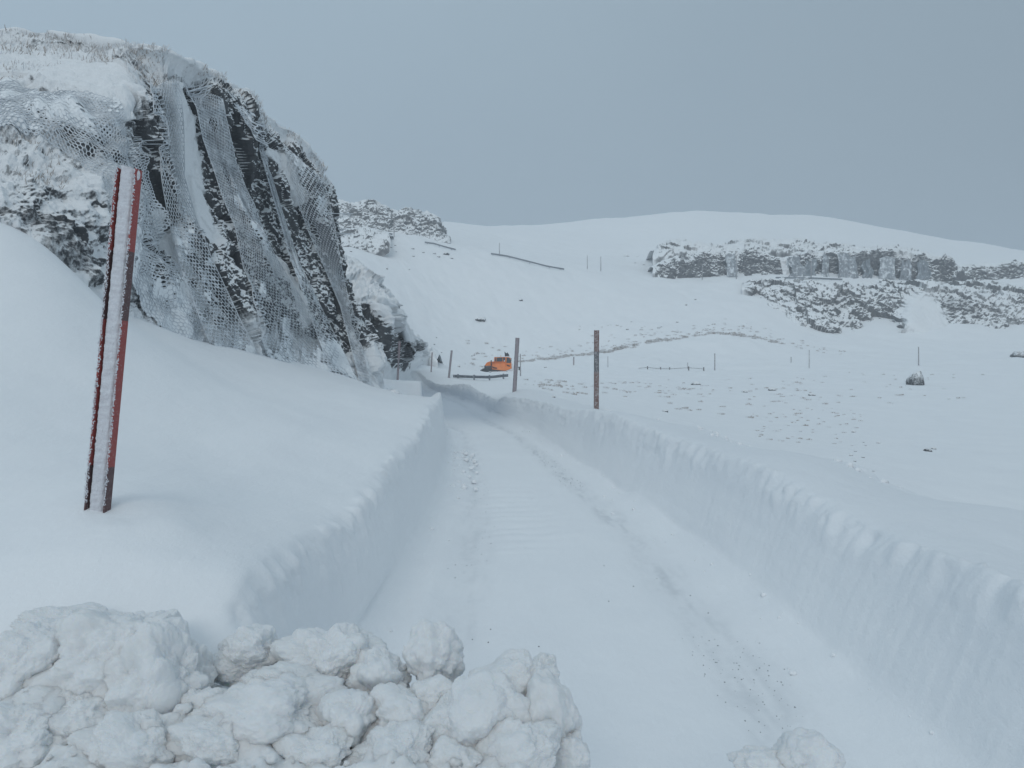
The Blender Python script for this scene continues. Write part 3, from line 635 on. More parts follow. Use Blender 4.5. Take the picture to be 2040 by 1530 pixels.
net([(566, 288), (578, 340), (592, 400), (618, 470), (645, 530), (678, 610), (716, 758)], [(642, 356), (653, 385), (662, 430), (674, 490), (686, 560), (706, 640), (741, 762)],
    'right hand net curtain hanging at the corner of the crag', 380, fill=-.30, folds=2, grid=(12, 72))

# ------------------------------------------------------------ lumps of cleared snow in the foreground
def ico(sub):
    import bmesh
    bm = bmesh.new(); bmesh.ops.create_icosphere(bm, subdivisions=sub, radius=1)
    V = np.array([v.co[:] for v in bm.verts]); Fc = np.array([[v.index for v in f.verts] for f in bm.faces]); bm.free(); return V, Fc
ICO = {k: ico(k) for k in (3, 4, 6, 7)}
def lump(px, py, Y, rx, ry, seed, sub=6, rz=None, block=.5):
    c = unp(px, py, Y); k = Y / F; V, Fc = ICO[sub]
    r = np.array((rx * k, (rx + ry) / 2 * k * 1.05, ry * k))
    s = seed * 3.7
    n = V.copy()
    d1, d2, cc = voro(V[:, 0] * 1.2 + s, V[:, 1] * 1.2 + s, V[:, 2] * 1.2, 3)
    e1, e2, ce = voro(V[:, 0] * 2.6 + s, V[:, 1] * 2.6, V[:, 2] * 2.6 + s, 6)
    g1, g2, cg = voro(V[:, 0] * 6.5 + s, V[:, 1] * 6.5, V[:, 2] * 6.5 + s, 9)
    w_ = .5 + .5 * vnoise(V[:, 0] * 1.5 + s, V[:, 1] * 1.5, V[:, 2] * 1.5, 12)
    d = 1 + .34 * fbm(V[:, 0] * 1.1 + s, V[:, 1] * 1.1, V[:, 2] * 1.1 + s, 2, 1) + .16 * block * (cc - .5) * sm(0, .7, d2 - d1) + .26 * (.5 - np.sqrt(e1**2 + .03)) + .15 * w_ * (.5 - np.sqrt(g1**2 + .02))
    d = d + .055 * fbm(V[:, 0] * 4 + s, V[:, 1] * 4, V[:, 2] * 4, 4, 4, .6) + .05 * (.35 + .65 * w_) * fbm(V[:, 0] * 13 + s, V[:, 1] * 15, V[:, 2] * 15, 5, 14, .68)
    Vn = V * d[:, None]
    # flatten a few sides, as lumps broken off a packed layer
    rs = np.random.default_rng(seed)
    for _ in range(2):
        a = rs.normal(size=3); a /= np.linalg.norm(a); lim = .72 + .2 * rs.random(); h = Vn @ a
        over = np.maximum(0, h - lim); Vn -= a * (over * .6)[:, None]
    rot = np.array(Matrix.Rotation(rz if rz is not None else rs.uniform(-.5, .5), 3, 'Y')); yaw = np.array(Matrix.Rotation(rs.uniform(0, 6.28), 3, 'Z'))
    Vn = (Vn @ yaw.T * r) @ rot.T
    return Vn + c, Fc, c
LUMPS = [
 (128, 1252, 3.45, 88, 34, 'flat slab of cleared snow capping the pile at its left end'),
 (235, 1318, 3.25, 125, 88, 'big rounded mass of snow on the left of the pile under the flat slab'),
 (55, 1345, 3.2, 95, 85, 'snow lump at the left picture edge below the flat slab'),
 (318, 1372, 3.1, 92, 95, 'tall dirty snow lump on the right shoulder of the big left mass'),
 (150, 1425, 3.0, 110, 70, 'smooth snow lump below the big rounded mass'),
 (45, 1480, 2.85, 120, 85, 'large snow lump in the bottom left corner of the picture'),
 (500, 1312, 3.4, 72, 52, 'crumbly square snow lump standing between the big left mass and the round knobbly lump'),
 (655, 1325, 3.35, 92, 74, 'round knobbly snow lump with one dark speck at the top of the pile'),
 (572, 1360, 3.1, 72, 24, 'thin wedge of snow lying tilted over the large smooth boulder of snow'),
 (520, 1425, 3.0, 140, 66, 'large smooth elongated snow lump in the middle of the pile'),
 (758, 1362, 3.2, 66, 62, 'pale rounded snow lump right of the knobbly one'),
 (868, 1312, 3.3, 50, 56, 'tall angular snow lump highest on the right half of the pile'),
 (850, 1392, 3.1, 56, 34, 'small flat snow lump directly under the tall angular lump'),
 (795, 1425, 3.0, 66, 46, 'blocky snow lump below the pale rounded one'),
 (702, 1432, 2.95, 52, 50, 'snow lump beside the deep hollow in the middle of the pile'),
 (770, 1500, 2.8, 84, 56, 'square snow block at the bottom edge in the middle of the pile'),
 (938, 1445, 2.95, 92, 88, 'large round snow lump with a pitted face right of centre'),
 (1010, 1372, 3.15, 80, 62, 'grey shaded snow lump behind the large pitted one'),
 (1078, 1338, 3.25, 24, 32, 'small pointed snow lump sticking up at the right end of the pile'),
 (1082, 1440, 3.05, 62, 88, 'upright snow lump forming the right end of the pile'),
 (630, 1505, 2.8, 78, 50, 'snow lump at the bottom edge left of the square block'),
 (440, 1492, 2.8, 92, 52, 'broken snow lump at the bottom edge under the smooth elongated one'),
 (285, 1485, 2.8, 96, 62, 'snow lump at the bottom edge under the tall dirty one'),
 (905, 1525, 2.75, 60, 42, 'snow lump at the bottom edge under the large pitted one'),
 (1015, 1515, 2.8, 78, 52, 'snow lump at the bottom edge near the right end of the pile'),
 (1130, 1505, 2.95, 42, 48, 'last low snow lump at the right end of the pile on the road'),
 (390, 1420, 3.0, 52, 45, 'small snow lump wedged between the dirty lump and the smooth elongated one'),
 (1605, 1512, 3.1, 66, 40, 'grey snow lump alone on the road at the bottom right'),
 (1515, 1525, 3.1, 48, 30, 'low snow lump left of the single grey lump at the bottom right')]
for i, (x, y, Y, rx, ry, lab) in enumerate(LUMPS):
    V, Fc, c = lump(x, y, Y, rx * 1.1, ry * 1.08, 40 + i, 7 if rx > 70 else 6, rz=(.28 if i == 8 else None))
    tag(mesh_obj('snow_lump', V, Fc, M_CHUNK, loc=tuple(c)), lab, 'snow lump', 'lumps of cleared snow in the foreground')
def build_pile():
    xs = np.linspace(-3.2, 1.1, 620); ys = np.linspace(1.2, 4.0, 460); X, Y = np.meshgrid(xs, ys, indexing='ij')
    k = Y / F
    h = .80 * (1 - sm(.02, .42, X + .10 * fbm(Y * 2, 0, 0, 2, 3))) * (1 - sm(3.25, 3.75, Y)) + .05
    h = h * (.55 + .45 * sm(1.2, 2.6, Y)) - .12
    d1, d2, c1 = voro(X * 4.2, Y * 4.2, 0, 400); e1, e2, c2 = voro(X * 10, Y * 10, 0, 410); g1, _, c3 = voro(X * 22, Y * 22, 0, 420)
    on = sm(.0, .3, h)
    Z = h + on * (.14 * np.clip(.6 - d1, 0, 1) + .10 * fbm(X * 2.2, Y * 2.2, 0, 3, 431) + .06 * np.clip(.6 - e1, 0, 1) + .02 * (.5 - g1) + .035 * fbm(X * 6, Y * 6, 0, 5, 430, .6))
    G = np.stack([X, Y, Z], -1).reshape(-1, 3); Fq = grid_faces(*X.shape); VS = [G]; T = []; n0 = len(G); vi, fi = ICO[3]
    for k in range(520):
        x = rng.uniform(-2.3, .55); y = rng.uniform(2.3, 3.9 if x > -1 else 3.3); r = .006 + .034 * rng.random()**4
        if x > .1 and rng.random() < .6: r *= .4
        z = float(Z[min(619, max(0, int((x + 3.2) / 4.3 * 619))), min(459, max(0, int((y - 1.2) / 2.8 * 459)))]); z = max(z, ground_z(x, y) if x < -1.5 else .0) + r * .4
        VS.append(vi * (1 + .35 * fbm(vi[:, 0] * 2 + k, vi[:, 1] * 2, vi[:, 2] * 2, 3, 7))[:, None] * r * (1, 1, .8) + (x, y, z)); T.append(np.concatenate([fi, fi[:, 2:]], 1) + n0); n0 += len(vi)
    T = np.concatenate(T); Vall = np.concatenate(VS); me = bpy.data.meshes.new('cleared_snow'); me.from_pydata(Vall.tolist(), [], Fq.tolist() + T[:, :3].tolist()); me.polygons.foreach_set('use_smooth', np.full(len(me.polygons), True)); me.materials.append(M_CHUNK); o = bpy.data.objects.new('cleared_snow', me); COL.objects.link(o)
    tag(o, 'rubble of crumbled snow between the lumps of the foreground pile', 'snow pile', kind='stuff')
build_pile()

# ------------------------------------------------------------ snow poles
RED = (.34, .065, .058); BLACK = (.11, .055, .055); DRED = (.17, .05, .045)
M_POLE_NEAR = banded('red_black_pole_paint', RED, BLACK, [.75, .95], .25, 55)
def pole_near():
    base = unp(195, 1003, 4.55); tp = unp(257, 337, 4.62)
    ax = tp - base; L = np.linalg.norm(ax); below = .5
    root = empty('snow_pole', tuple(base)); tag(root, 'tall near red and black marker post caked with white frost beside the snow bank', 'marker post', 'marker posts along the roads')
    tilt = Vector((0, 0, 1)).rotation_difference(Vector(ax / L)).to_matrix().to_4x4(); yaw = Matrix.Rotation(R(-9), 4, 'Z')
    W = .066; T = .058
    # U section: web at the back, flanges towards the camera (camera looks along +y)
    prof = [(-W, -T * .5), (-W, .03), (-W * .8, .045), (W * .8, .045), (W, .03), (W, -T * .5), (W - .008, -T * .5), (W - .008, .02), (W * .72, .033), (-W * .72, .033), (-W + .008, .02), (-W + .008, -T * .5)]
    mb = MB(); mb.prism(prof, 'z', -below, L); o = mb.build('post', banded('near_pole_paint', RED, BLACK, [.33, .34, .95, 1.3], .05, 70), root); o.matrix_local = tilt @ yaw
    # paint bands: black foot, red, black, red
    o.data.materials.clear(); o.data.materials.append(banded('near_pole_bands', BLACK, RED, [.22, 1.08, 1.5], .12, 130))
    # the rime that fills the channel
    nz = 420; nx = 34; zz = np.linspace(-.3, L + .012, nz); xx = np.linspace(-1, 1, nx); Z, X = np.meshgrid(zz, xx, indexing='ij')
    wid = W * (.80 + .035 * fbm(Z * 30, 0, 0, 3, 5)); edge = 1 - np.abs(X)**4
    depth = -.014 - .018 * edge + .010 * (1 - X**2) + .003 * fbm(X * 3, Z * 60, 0, 4, 8) + .0022 * fbm(X * 12, Z * 140, 0, 2, 9) + .028 * np.abs(X)**6
    topc = sm(L - .02, L + .012, Z); Zt = Z - topc * (.012 * X + .004)
    V = np.stack([X * wid, depth, Zt], -1).reshape(-1, 3)
    mf, nt, b = mat('rime_frost'); b.inputs['Roughness'].default_value = .7
    n = noise_node(nt, 18, 5, .6, stretch=(1, 1, 3)); r = ramp(nt, n.outputs[0], [(.3, (.60, .60, .64)), (.7, (.76, .78, .82))]); nt.links.new(r.outputs[0], b.inputs['Base Color'])
    n2 = noise_node(nt, 120, 4, .7, stretch=(1, 1, 2.5)); bump(nt, b, n2.outputs[0], .6, .006)
    fr = mesh_obj('frost', V, grid_faces(nz, nx), mf, root); so = fr.modifiers.new('thick', 'SOLIDIFY'); so.thickness = .02; so.offset = -1; fr.matrix_local = tilt @ yaw
    # frost beads on the flange lips
    V = []; Fc = []; vi, fi = ICO[3]; n0 = 0
    for sx in (-1, 1):
        for k in range(900):
            z = rng.uniform(0.0, L); rr = rng.uniform(.0016, .0038); c = np.array((sx * (W - .004) + rng.normal(0, .003 if sx > 0 else .005), -T * .5 + rng.normal(0, .003), z)); V.append(vi * rr * (1, 1, 1.5) + c); Fc.append(fi + n0); n0 += len(vi)
    V.append(vi * (.012, .012, .03) + np.array((W, -.005, L - .035))); Fc.append(fi + n0)
    be = mesh_obj('frost_beads', np.concatenate(V), np.concatenate(Fc), mf, root); be.matrix_local = tilt @ yaw; be['kind'] = 'stuff'
pole_near()
def pole(x, yb, yt, Y, wpx, label, dx=0., style='brown', xt=None):
    base = unp(x, yb, Y); tp = unp(xt if xt is not None else x, yt, Y); ax = Vector(tp - base); L = ax.length; w = wpx / F * Y
    root = empty('snow_pole', tuple(base)); tag(root, label, 'marker post', 'marker posts along the roads')
    tilt = Vector((0, 0, 1)).rotation_difference(ax.normalized()).to_matrix().to_4x4()
    mb = MB(); h = w / 2
    if style == 'round':
        mb.tube([(0, 0, -.6), (0, 0, L)], h, 10, h * .8); o = mb.build('post', STY[style], root, smooth=True)
    else:
        t = h * .16 + .004
        mb.prism([(-h, -h * .7), (-h, h * .7), (h, h * .7), (h, -h * .7), (h - t, -h * .7), (h - t, h * .7 - t), (-h + t, h * .7 - t), (-h + t, -h * .7)], 'z', -.6, L); o = mb.build('post', STY[style], root)
        mb = MB(); mb.prism([(-h + t, -h * .2), (h - t, -h * .2), (h - t, h * .68 - t), (-h + t, h * .68 - t)], 'z', -.5, L * .995); f = mb.build('frost', STYF[style], root); f.matrix_local = tilt
    o.matrix_local = tilt
    mb = MB()
    return root
STY = {'brown': banded('brown_pole_paint', (.16, .085, .075), (.07, .07, .08), [1.02, 1.62], .35, 38), 'grey': plain('grey_pole', (.13, .12, .13), frost=.3, fscale=30),
       'redthin': banded('thin_pole_paint', (.24, .08, .08), (.11, .09, .10), [.6, 1.1], .35, 30), 'round': plain('weathered_pole', (.22, .20, .21), frost=.4, fscale=30)}
STYF = {'brown': banded('brown_pole_rime', (.19, .11, .10), (.10, .10, .115), [1.02, 1.62], .42, 45), 'grey': plain('grey_pole_rime', (.36, .33, .36), var=.12, scale=20), 'redthin': plain('thin_pole_rime', (.36, .33, .36), var=.15, scale=20)}
pole(1188, 811, 658, 22.7, 9.6, 'brown and black marker post standing upright on the right snow bank', style='brown', xt=1188.5)
pole(1025, 776, 673, 29.5, 8.0, 'grey frosted marker post leaning right just right of the orange snow machine', style='grey', xt=1031)
pole(792, 757, 680, 38.8, 3.6, 'thin red and white marker post in front of the dark rock spur', style='redthin', xt=796)
pole(859, 738, 702, 62, 2.2, 'thin dark reddish marker post between the rock spur and the leaning grey post', style='redthin', xt=861)
pole(894.5, 749, 698, 58, 3.9, 'plain grey marker post leaning right at the left end of the near crash barrier', style='grey', xt=900)
pole(1037, 750, 705, 63, 2.6, 'small grey marker post just behind the orange snow machine', style='round', xt=1036.5)
pole(1143, 727, 711, 96, 2.2, 'short reddish stake left of the brown marker post', style='redthin')
pole(1211, 736, 710, 92, 1.5, 'very thin stake just right of the brown marker post', style='round')
pole(1424, 738, 704, 90, 2.4, 'grey marker post at the right end of the half buried wire fence', style='round')
pole(1576, 726, 711, 97, 2.0, 'short dark stake in the middle of the snowfield on the right', style='round')
pole(1612, 732, 697, 92, 1.6, 'faint frosted marker post below the tumble of boulders', style='round')
pole(1830, 729, 691, 84, 2.6, 'pale marker post above the lone big boulder on the right', style='round')
pole(1370, 736, 722, 92, 1.3, 'tiny stake behind the half buried wire fence', style='round')
pole(785, 466, 436, 155, 2.0, 'marker post on the skyline side of the upper road below the left knoll', style='round')
pole(995, 506, 484, 153, 1.6, 'small marker post at the left end of the long upper crash barrier', style='round')
pole(1170, 530, 509, 152, 1.4, 'faint small stake left of a taller one on the upper road', style='round')
pole(1197, 534, 511, 152, 1.7, 'small marker post right of a fainter one on the upper road', style='round')
pole(1399, 551, 527, 150.5, 1.7, 'pale stake at the left end of the netted upper cutting', style='round')
pole(1467, 553, 510, 150.5, 1.8, 'tall pale pole in front of the netted upper cutting', style='round')
pole(1616, 556, 520, 150.5, 2.4, 'pale pole beside the shadowed recess of the upper cutting', style='round')

# ------------------------------------------------------------ crash barriers and wire fence
M_STEEL = plain('frosted_galvanised_steel', (.20, .22, .25), rough=.45, metal=.3, frost=.12, fscale=8)
def barrier(pts, label, h=.31, posts=(), px_w=None):
    P3 = [Vector(unp(*p)) for p in pts]
    for p in P3: p.z = min(p.z, ground_z(p.x, p.y) + h * .9 + .05)
    base = P3[len(P3) // 2]
    root = empty('crash_barrier', tuple(base)); tag(root, label, 'crash barrier', 'steel crash barriers beside the roads')
    fine = []
    for a, b in zip(P3, P3[1:]):
        for k in range(8): fine.append(a.lerp(b, k / 8))
    fine.append(P3[-1])
    prof = [(0, .5), (-.05, .42), (-.085, .30), (-.02, .12), (-.02, -.12), (-.085, -.30), (-.05, -.42), (0, -.5), (.02, -.42), (-.055, -.30), (.01, -.12), (.01, .12), (-.055, .30), (.02, .42)]
    V = []; n = len(prof)
    for i, p in enumerate(fine):
        t = (fine[min(i + 1, len(fine) - 1)] - fine[max(0, i - 1)]).normalized(); s = Vector((t.y, -t.x, 0)).normalized()
        if s.y > 0: s = -s
        for q, z in prof: V.append(p - base + s * (-q) + Vector((0, 0, z * h)))
    Fc = [(i * n + j, i * n + (j + 1) % n, (i + 1) * n + (j + 1) % n, (i + 1) * n + j) for i in range(len(fine) - 1) for j in range(n)]
    mb = MB(); mb.V = V; mb.F = Fc; mb.build('rail', M_STEEL, root)
    for t in posts:
        p = fine[min(len(fine) - 1, int(t * (len(fine) - 1)))] - base
        mb = MB(); mb.box((0, .10, -.45), (.12, .10, 1.2)); o = mb.build('post', M_STEEL, root); o.location = p
barrier([(903, 749, 58), (940, 750, 57.5), (975, 749, 57.5), (1012, 746.5, 58)], 'short grey crash barrier in front of the orange snow machine', h=.21, posts=(.1, .40, .70, .95))
barrier([(846, 473, 153.5), (865, 478, 153.5), (885, 483, 153.5), (908, 487, 153)], 'dark crash barrier below the left knoll on the upper road', h=.30, posts=(.1, .5, .9))
barrier([(978, 497, 153), (1010, 504, 152.5), (1050, 510, 152), (1090, 516.5, 151.5), (1124, 522, 151)], 'longest crash barrier running down the upper road in the middle', h=.30, posts=(.05, .3, .55, .8, .95))
barrier([(660, 451, 157.5), (700, 453, 157), (745, 454, 157), (782, 458, 156)], 'crash barrier on the upper road behind the corner of the netted crag', h=.36, posts=(.2, .6, .95))
barrier([(1545, 551.5, 150), (1575, 552, 150), (1620, 554, 150), (1678, 555, 150)], 'low crash barrier in front of the netted upper cutting', h=.28, posts=(.1, .5, .9))
def wire_fence():
    M = plain('weathered_wood', (.12, .11, .11), frost=.25, fscale=20)
    pts = [unp(x, y, 90) for x, y in ((1272, 735), (1290, 734), (1316, 735.5), (1334, 736), (1372, 734.5), (1402, 736))]; base = pts[2]
    root = empty('wire_fence', tuple(base)); tag(root, 'half buried wire fence with small stub posts across the snowfield', 'fence')
    mb = MB(); mb.tube([p - base + (0, 0, .08 + .03 * math.sin(i * 2)) for i, p in enumerate(pts)], .025, 4); mb.build('wire', M, root)
    for p in pts[1:]:
        mb = MB(); mb.tube([(0, 0, -.5), (0, 0, .26)], .07, 6); o = mb.build('post', M, root); o.location = p - base
wire_fence()

# ------------------------------------------------------------ pale nets on the far cutting
def far_net(x0, x1, yt, yb, label, s):
    Y = 151.6; nx, nz = 26, 40; u = np.linspace(0, 1, nx); v = np.linspace(0, 1, nz); U, Vv = np.meshgrid(u, v, indexing='ij')
    X = x0 + (x1 - x0) * U + (Vv) * (U - .5) * (x1 - x0) * .3 + (x1 - x0) * .22 * fbm(Vv * 1.5, 0, 0, 2, s) + (x1 - x0) * .12 * (U - .5) * fbm(Vv * 3, 4, 0, 2, s); Yp = yt + (yb - yt) * Vv + 1.5 * np.abs(U - .5) + 5 * (1 - Vv) * fbm(U * 2.5 + s, 0, 0, 3, s)
    G = unp(X, Yp, Y + 1.6 * (1 - Vv) + .18 * np.sin(U * 16 + s) + .2 * fbm(U * 3 + s, Vv * 3, 0, 2, s))
    m = M_FNETS[s % 3]; o = mesh_obj('safety_net', G.reshape(-1, 3), grid_faces(nx, nz), m); so = o.modifiers.new('thick', 'SOLIDIFY'); so.thickness = .06
    tag(o, label, 'safety net', 'pale nets on the far cutting')
M_FNETS = [plain('far_frosted_net', c, var=.3, scale=1.4, rough=.8, frost=f, fscale=1.3) for c, f in (((.24, .265, .29), .2), ((.32, .345, .37), .45), ((.27, .29, .315), .35))]
for i, (a, b, t, bo, lab) in enumerate([
    (1448, 1464, 503, 550, 'narrow pale net nearest the left end of the far cutting'), (1573, 1597, 511, 551, 'pale net left of the dark recess in the far cutting'),
    (1601, 1624, 519, 553, 'pale net forming the left jamb of the dark recess'), (1640, 1651, 507, 552, 'narrow pale net right of the dark recess'),
    (1677, 1711, 508, 554, 'wide pale net in the middle of the far cutting'), (1719, 1736, 521, 555, 'pale net just right of the middle one of the far cutting'),
    (1751, 1779, 512, 555, 'pale net third from the right end of the far cutting'), (1797, 1815, 519, 557, 'pale net second from the right end of the far cutting'),
    (1829, 1850, 521, 557, 'pale net nearest the right end of the far cutting')]): far_net(a, b, t, bo, lab, i * 4 + 1)

# ------------------------------------------------------------ orange snow clearing machine
def machine():
    Yd = 92.; base = unp(990, 741, Yd); s = Yd / F                      # s: metres per photo pixel
    root = empty('snow_blower', tuple(base)); tag(root, 'orange snow clearing machine with a glazed cab half sunk in the snow', 'snow machine')
    ORG = plain('orange_paint', (.80, .20, .02), rough=.4, var=.12, scale=2); DK = plain('dark_trim', (.03, .03, .035), rough=.5, var=.2); GL, nt, b = mat('cab_glass'); b.inputs['Base Color'].default_value = (.05, .06, .07, 1); b.inputs['Roughness'].default_value = .12; b.inputs['Specular IOR Level'].default_value = .7
    WH = plain('snowy_white_body', (.72, .74, .76), var=.1); SNO = plain('settled_snow', (.8, .83, .86), var=.05)
    GR = plain('grey_metal', (.16, .16, .17), rough=.5, metal=.4, var=.3); LT = plain('lamp_white', (.85, .85, .82), var=.02)
    # local x: photo right, z: up, in metres; front of the machine is at the left
    def px(x, y): return (x - 990) * s, (741 - y) * s
    D = 2.4
    def slab(name, pts, m, y0, y1, parent=root, bevel=.04):
        mb = MB(); mb.prism([px(*p) for p in pts], 'y', y0, y1); return mb.build(name, m, parent, bevel=bevel)
    # hull: tapering orange engine cover
    hull = MB(); o1 = [px(*p) for p in [(980, 724), (985, 720.5), (997, 719.5), (1008, 720), (1019, 724), (1019.5, 734), (1005, 739), (977, 739)]]
    n = len(o1); V = [(x, -D / 2 + (.35 if z > .8 else 0), z) for x, z in o1] + [(x, D / 2 - (.35 if z > .8 else 0), z) for x, z in o1]
    hull.add(V, [(i, (i + 1) % n, n + (i + 1) % n, n + i) for i in range(n)] + [tuple(range(n))[::-1], tuple(range(n, 2 * n))]); hull = hull.build('body', ORG, root, bevel=.05)
    slab('bonnet', [(966, 728), (970, 722.5), (976, 720), (985, 720.3), (980, 724.5), (978, 739), (968, 738)], ORG, -D / 2 + .1, D / 2 - .1)
    slab('grille', [(966.5, 729), (978, 728), (978, 738), (966, 739)], GR, -D / 2 - .02, -D / 2 + .3)
    for k in range(4):
        mb = MB(); mb.box(((968.5 + 2.6 * k - 990) * s, -D / 2 - .05, (741 - 733.5) * s), (.05, .05, .5)); mb.build('grille_bar', DK, root)
    mb = MB(); mb.tube([(*[(966.5 - 990) * s, -D / 2 - .05], (741 - 728) * s), ((967 - 990) * s, -D / 2 - .05, (741 - 737) * s)], .07, 6); mb.build('hydraulic_hose', DK, root, smooth=True)
    mb = MB(); mb.box(((979.2 - 990) * s, -D / 2 - .12, (741 - 727) * s), (.12, .16, 1.15)); mb.build('lift_arm', DK, root, bevel=.02)
    # cutter housing at the front, half under snow
    slab('cutter_housing', [(960, 739.5), (961, 735), (966, 733), (985, 736), (1010, 738.5), (1010, 742.5), (960, 742.5)], DK, -D / 2 - .25, D / 2 + .25)
    mb = MB(); mb.tube([((961 - 990) * s, -D / 2 - .2, .12), ((961 - 990) * s, D / 2 + .2, .12)], .22, 12); mb.build('cutter_drum', GR, root, smooth=True)
    # black stripe marks on the side panel
    for a, b_ in (((981, 730.5), (986, 732.5)), ((986, 732.3), (990.5, 733.2))):
        mb = MB(); (x0, z0), (x1, z1) = px(*a), px(*b_); mb.prism([(x0, z0 + .05), (x1, z1 + .05), (x1, z1 - .07), (x0, z0 - .07)], 'y', -D / 2 - .012, -D / 2 + .01); mb.build('side_marking', DK, hull)
    # cab
    cab = slab('cab', [(984.5, 721.5), (985.2, 711.5), (1013, 711), (1017, 713), (1019, 722), (1019, 733), (1007, 733), (1007, 720)], ORG, -D / 2 + .18, D / 2 - .18)
    def win(pts, y0): return slab('window', pts, GL, y0 - .02, y0 + .03, cab, 0)
    yf = -D / 2 + .18
    win([(986, 719.8), (986.4, 713), (988.6, 713), (988.6, 719.8)], yf); win([(989.6, 720), (989.8, 712.8), (1001, 712.6), (1001, 720)], yf); win([(1002, 720), (1002, 712.6), (1006.8, 712.6), (1006.8, 720)], yf)
    win([(1009, 723), (1009.5, 712.8), (1014.5, 712.8), (1017.5, 718), (1018, 723)], yf)
    mb = MB(); mb.prism([px(1009.5, 726), px(1016.5, 728.5), px(1016, 730.5), px(1010.5, 729)], 'y', yf - .012, yf + .01); mb.build('door_marking', DK, cab)
    slab('roof', [(983.6, 711.6), (985, 710.2), (1014, 709.8), (1017.4, 712.6), (1016.6, 713), (1013, 711.3)], SNO, -D / 2 + .1, D / 2 - .1)
    mb = MB(); mb.tube([((997.8 - 990) * s, -.5, (741 - 710.5) * s), ((997.8 - 990) * s, -.5, (741 - 708.2) * s)], .06, 8); mb.build('beacon', plain('amber_lens', (.8, .55, .3)), root, smooth=True)
    mb = MB(); mb.box(((1005 - 990) * s, yf - .06, (741 - 719) * s), (.13, .08, .13)); mb.build('headlight', LT, root, bevel=.02)
    # discharge chute behind the cab
    slab('chute', [(1006, 711), (1005, 701), (1006, 700.5), (1008, 704), (1011, 702), (1014, 706), (1015, 711)], DK, -.35, .35, bevel=.06)
    # mirror and white rear deck
    mb = MB(); mb.tube([((1017.5 - 990) * s, yf - .02, (741 - 716) * s), ((1018.2 - 990) * s, yf - .3, (741 - 716.5) * s)], .02, 5); mb.box(((1018.2 - 990) * s, yf - .32, (741 - 716.5) * s), (.09, .05, .36)); mb.build('mirror', DK, root)
    slab('rear_deck', [(1019, 725), (1022.3, 724), (1023, 737), (1019, 738)], WH, -D / 2 + .15, D / 2 - .1)
    slab('side_sill', [(1006, 736.8), (1024, 736.2), (1033, 737), (1033, 738.3), (1006, 738.6)], WH, -D / 2 + .05, D / 2 - .2)
    slab('rear_coupling', [(1024, 731), (1036, 730.5), (1036, 732), (1024, 733)], GR, -.3, .3); slab('rear_foot', [(1033, 731), (1036.5, 731), (1036.5, 738), (1033, 738)], DK, -.4, .4)
    # snow settled on bonnet and hull tops
    slab('settled_snow', [(970, 722.2), (976, 719.6), (985, 719.7), (997, 718.9), (1004, 719.4), (997, 720.3), (984, 721.3), (975, 721.6)], SNO, -D / 2 + .5, D / 2 - .4)
machine()

# ------------------------------------------------------------ boulders
BV, BF = ICO[4]
def boulder(px, py, Y, wpx, label=None, group=None, hpx=None, sd=0, sink=.25, bare=.0):
    c = unp(px, py, Y); r = wpx / 2 / F * Y; hr = (hpx or wpx * .7) / 2 / F * Y; V = BV.copy(); s = sd * 5.1
    d1, d2, cc = voro(V[:, 0] * 1.2 + s, V[:, 1] * 1.2, V[:, 2] * 1.2 + s, 2)
    V = V * (1 + .35 * (cc - .5) + .22 * fbm(V[:, 0] * 1.6 + s, V[:, 1] * 1.6, V[:, 2] * 1.6, 4, 5))[:, None] * (r, r, hr)
    n = BV[:, 2]; sn = sm(-.15, .45, n + .35 * fbm(V[:, 0] * 4 / r + s, V[:, 1] * 4 / r, V[:, 2] * 4 / r, 3, 8)) + .08 - bare
    sn = np.clip(.22 + .5 * n + .2 * fbm(V[:, 0] * 3 / r + s, V[:, 1] * 3 / r, V[:, 2] * 3 / r, 3, 8), 0, 1) if bare > .3 else sn
    gz = ground_z(c[0], c[1]); c = np.array((c[0], c[1], gz + hr * sink * .6))
    o = mesh_obj('boulder', V + c, BF, M_ROCK, attrs={'snow': sn}, loc=tuple(c)); tag(o, label, 'boulder', group)
GB = 'snow capped stones on the snowfield'
BL = [(1824, 765, 60, 30, 'biggest lone snow capped boulder on the right snowfield'), (1848, 884, 24, 13, 'dark small stone in the snow low on the right'), (1860, 877, 25, 10, 'snow dusted stone just behind the dark one low on the right'),
      (1695, 920, 21, 7, 'dark stone on the outer edge of the right bank'), (1387, 752, 62, 18, 'dark stone at the end of a low snow mound in the middle'), (957, 602, 122, 18, 'pale snow covered boulder high on the middle slope'),
      (1037, 570, 132, 8, 'dark single stone right of the pale boulder on the middle slope'), (889, 509, 148, 12, 'snow capped stone below the left upper crash barrier'), (2033, 688, 95, 30, 'rough dark rock at the right picture edge'),
      (1087, 722, 98, 6, 'tiny dark stone right of the snow machine'), (1110, 768, 48, 11, 'brown grey stone left of the brown marker post'), (1102, 841, 27, 9, 'small snow ball lump at the foot of the right wall'),
      (878, 668, 90, 8, 'upper one of two dark stones right of the rock spur'), (866, 673, 88, 8, 'lower one of two dark stones right of the rock spur'), (913, 725, 92, 7, 'dark stone above the leaning grey post'),
      (1483, 768, 52, 12, 'larger stone among the tussocks in the middle of the bowl'), (1538, 764, 54, 14, 'stone at the right of the tussock field'), (1617, 775, 50, 12, 'pale stone between the tussocks and the lone boulder'),
      (1325, 818, 34, 11, 'stone nearest the right bank among the tussocks'), (1700, 848, 30, 8, 'small dark stone on the slope of the bowl'), (1750, 875, 26, 8, 'lowest small stone on the slope of the bowl')]
for i, (x, y, Y, w, lab) in enumerate(BL):
    boulder(x, y, Y, w, lab, GB, hpx=w * (1.6 if i == 0 else .75), sd=i, sink=.18, bare=.32 if i in (0, 1, 8) else .1)
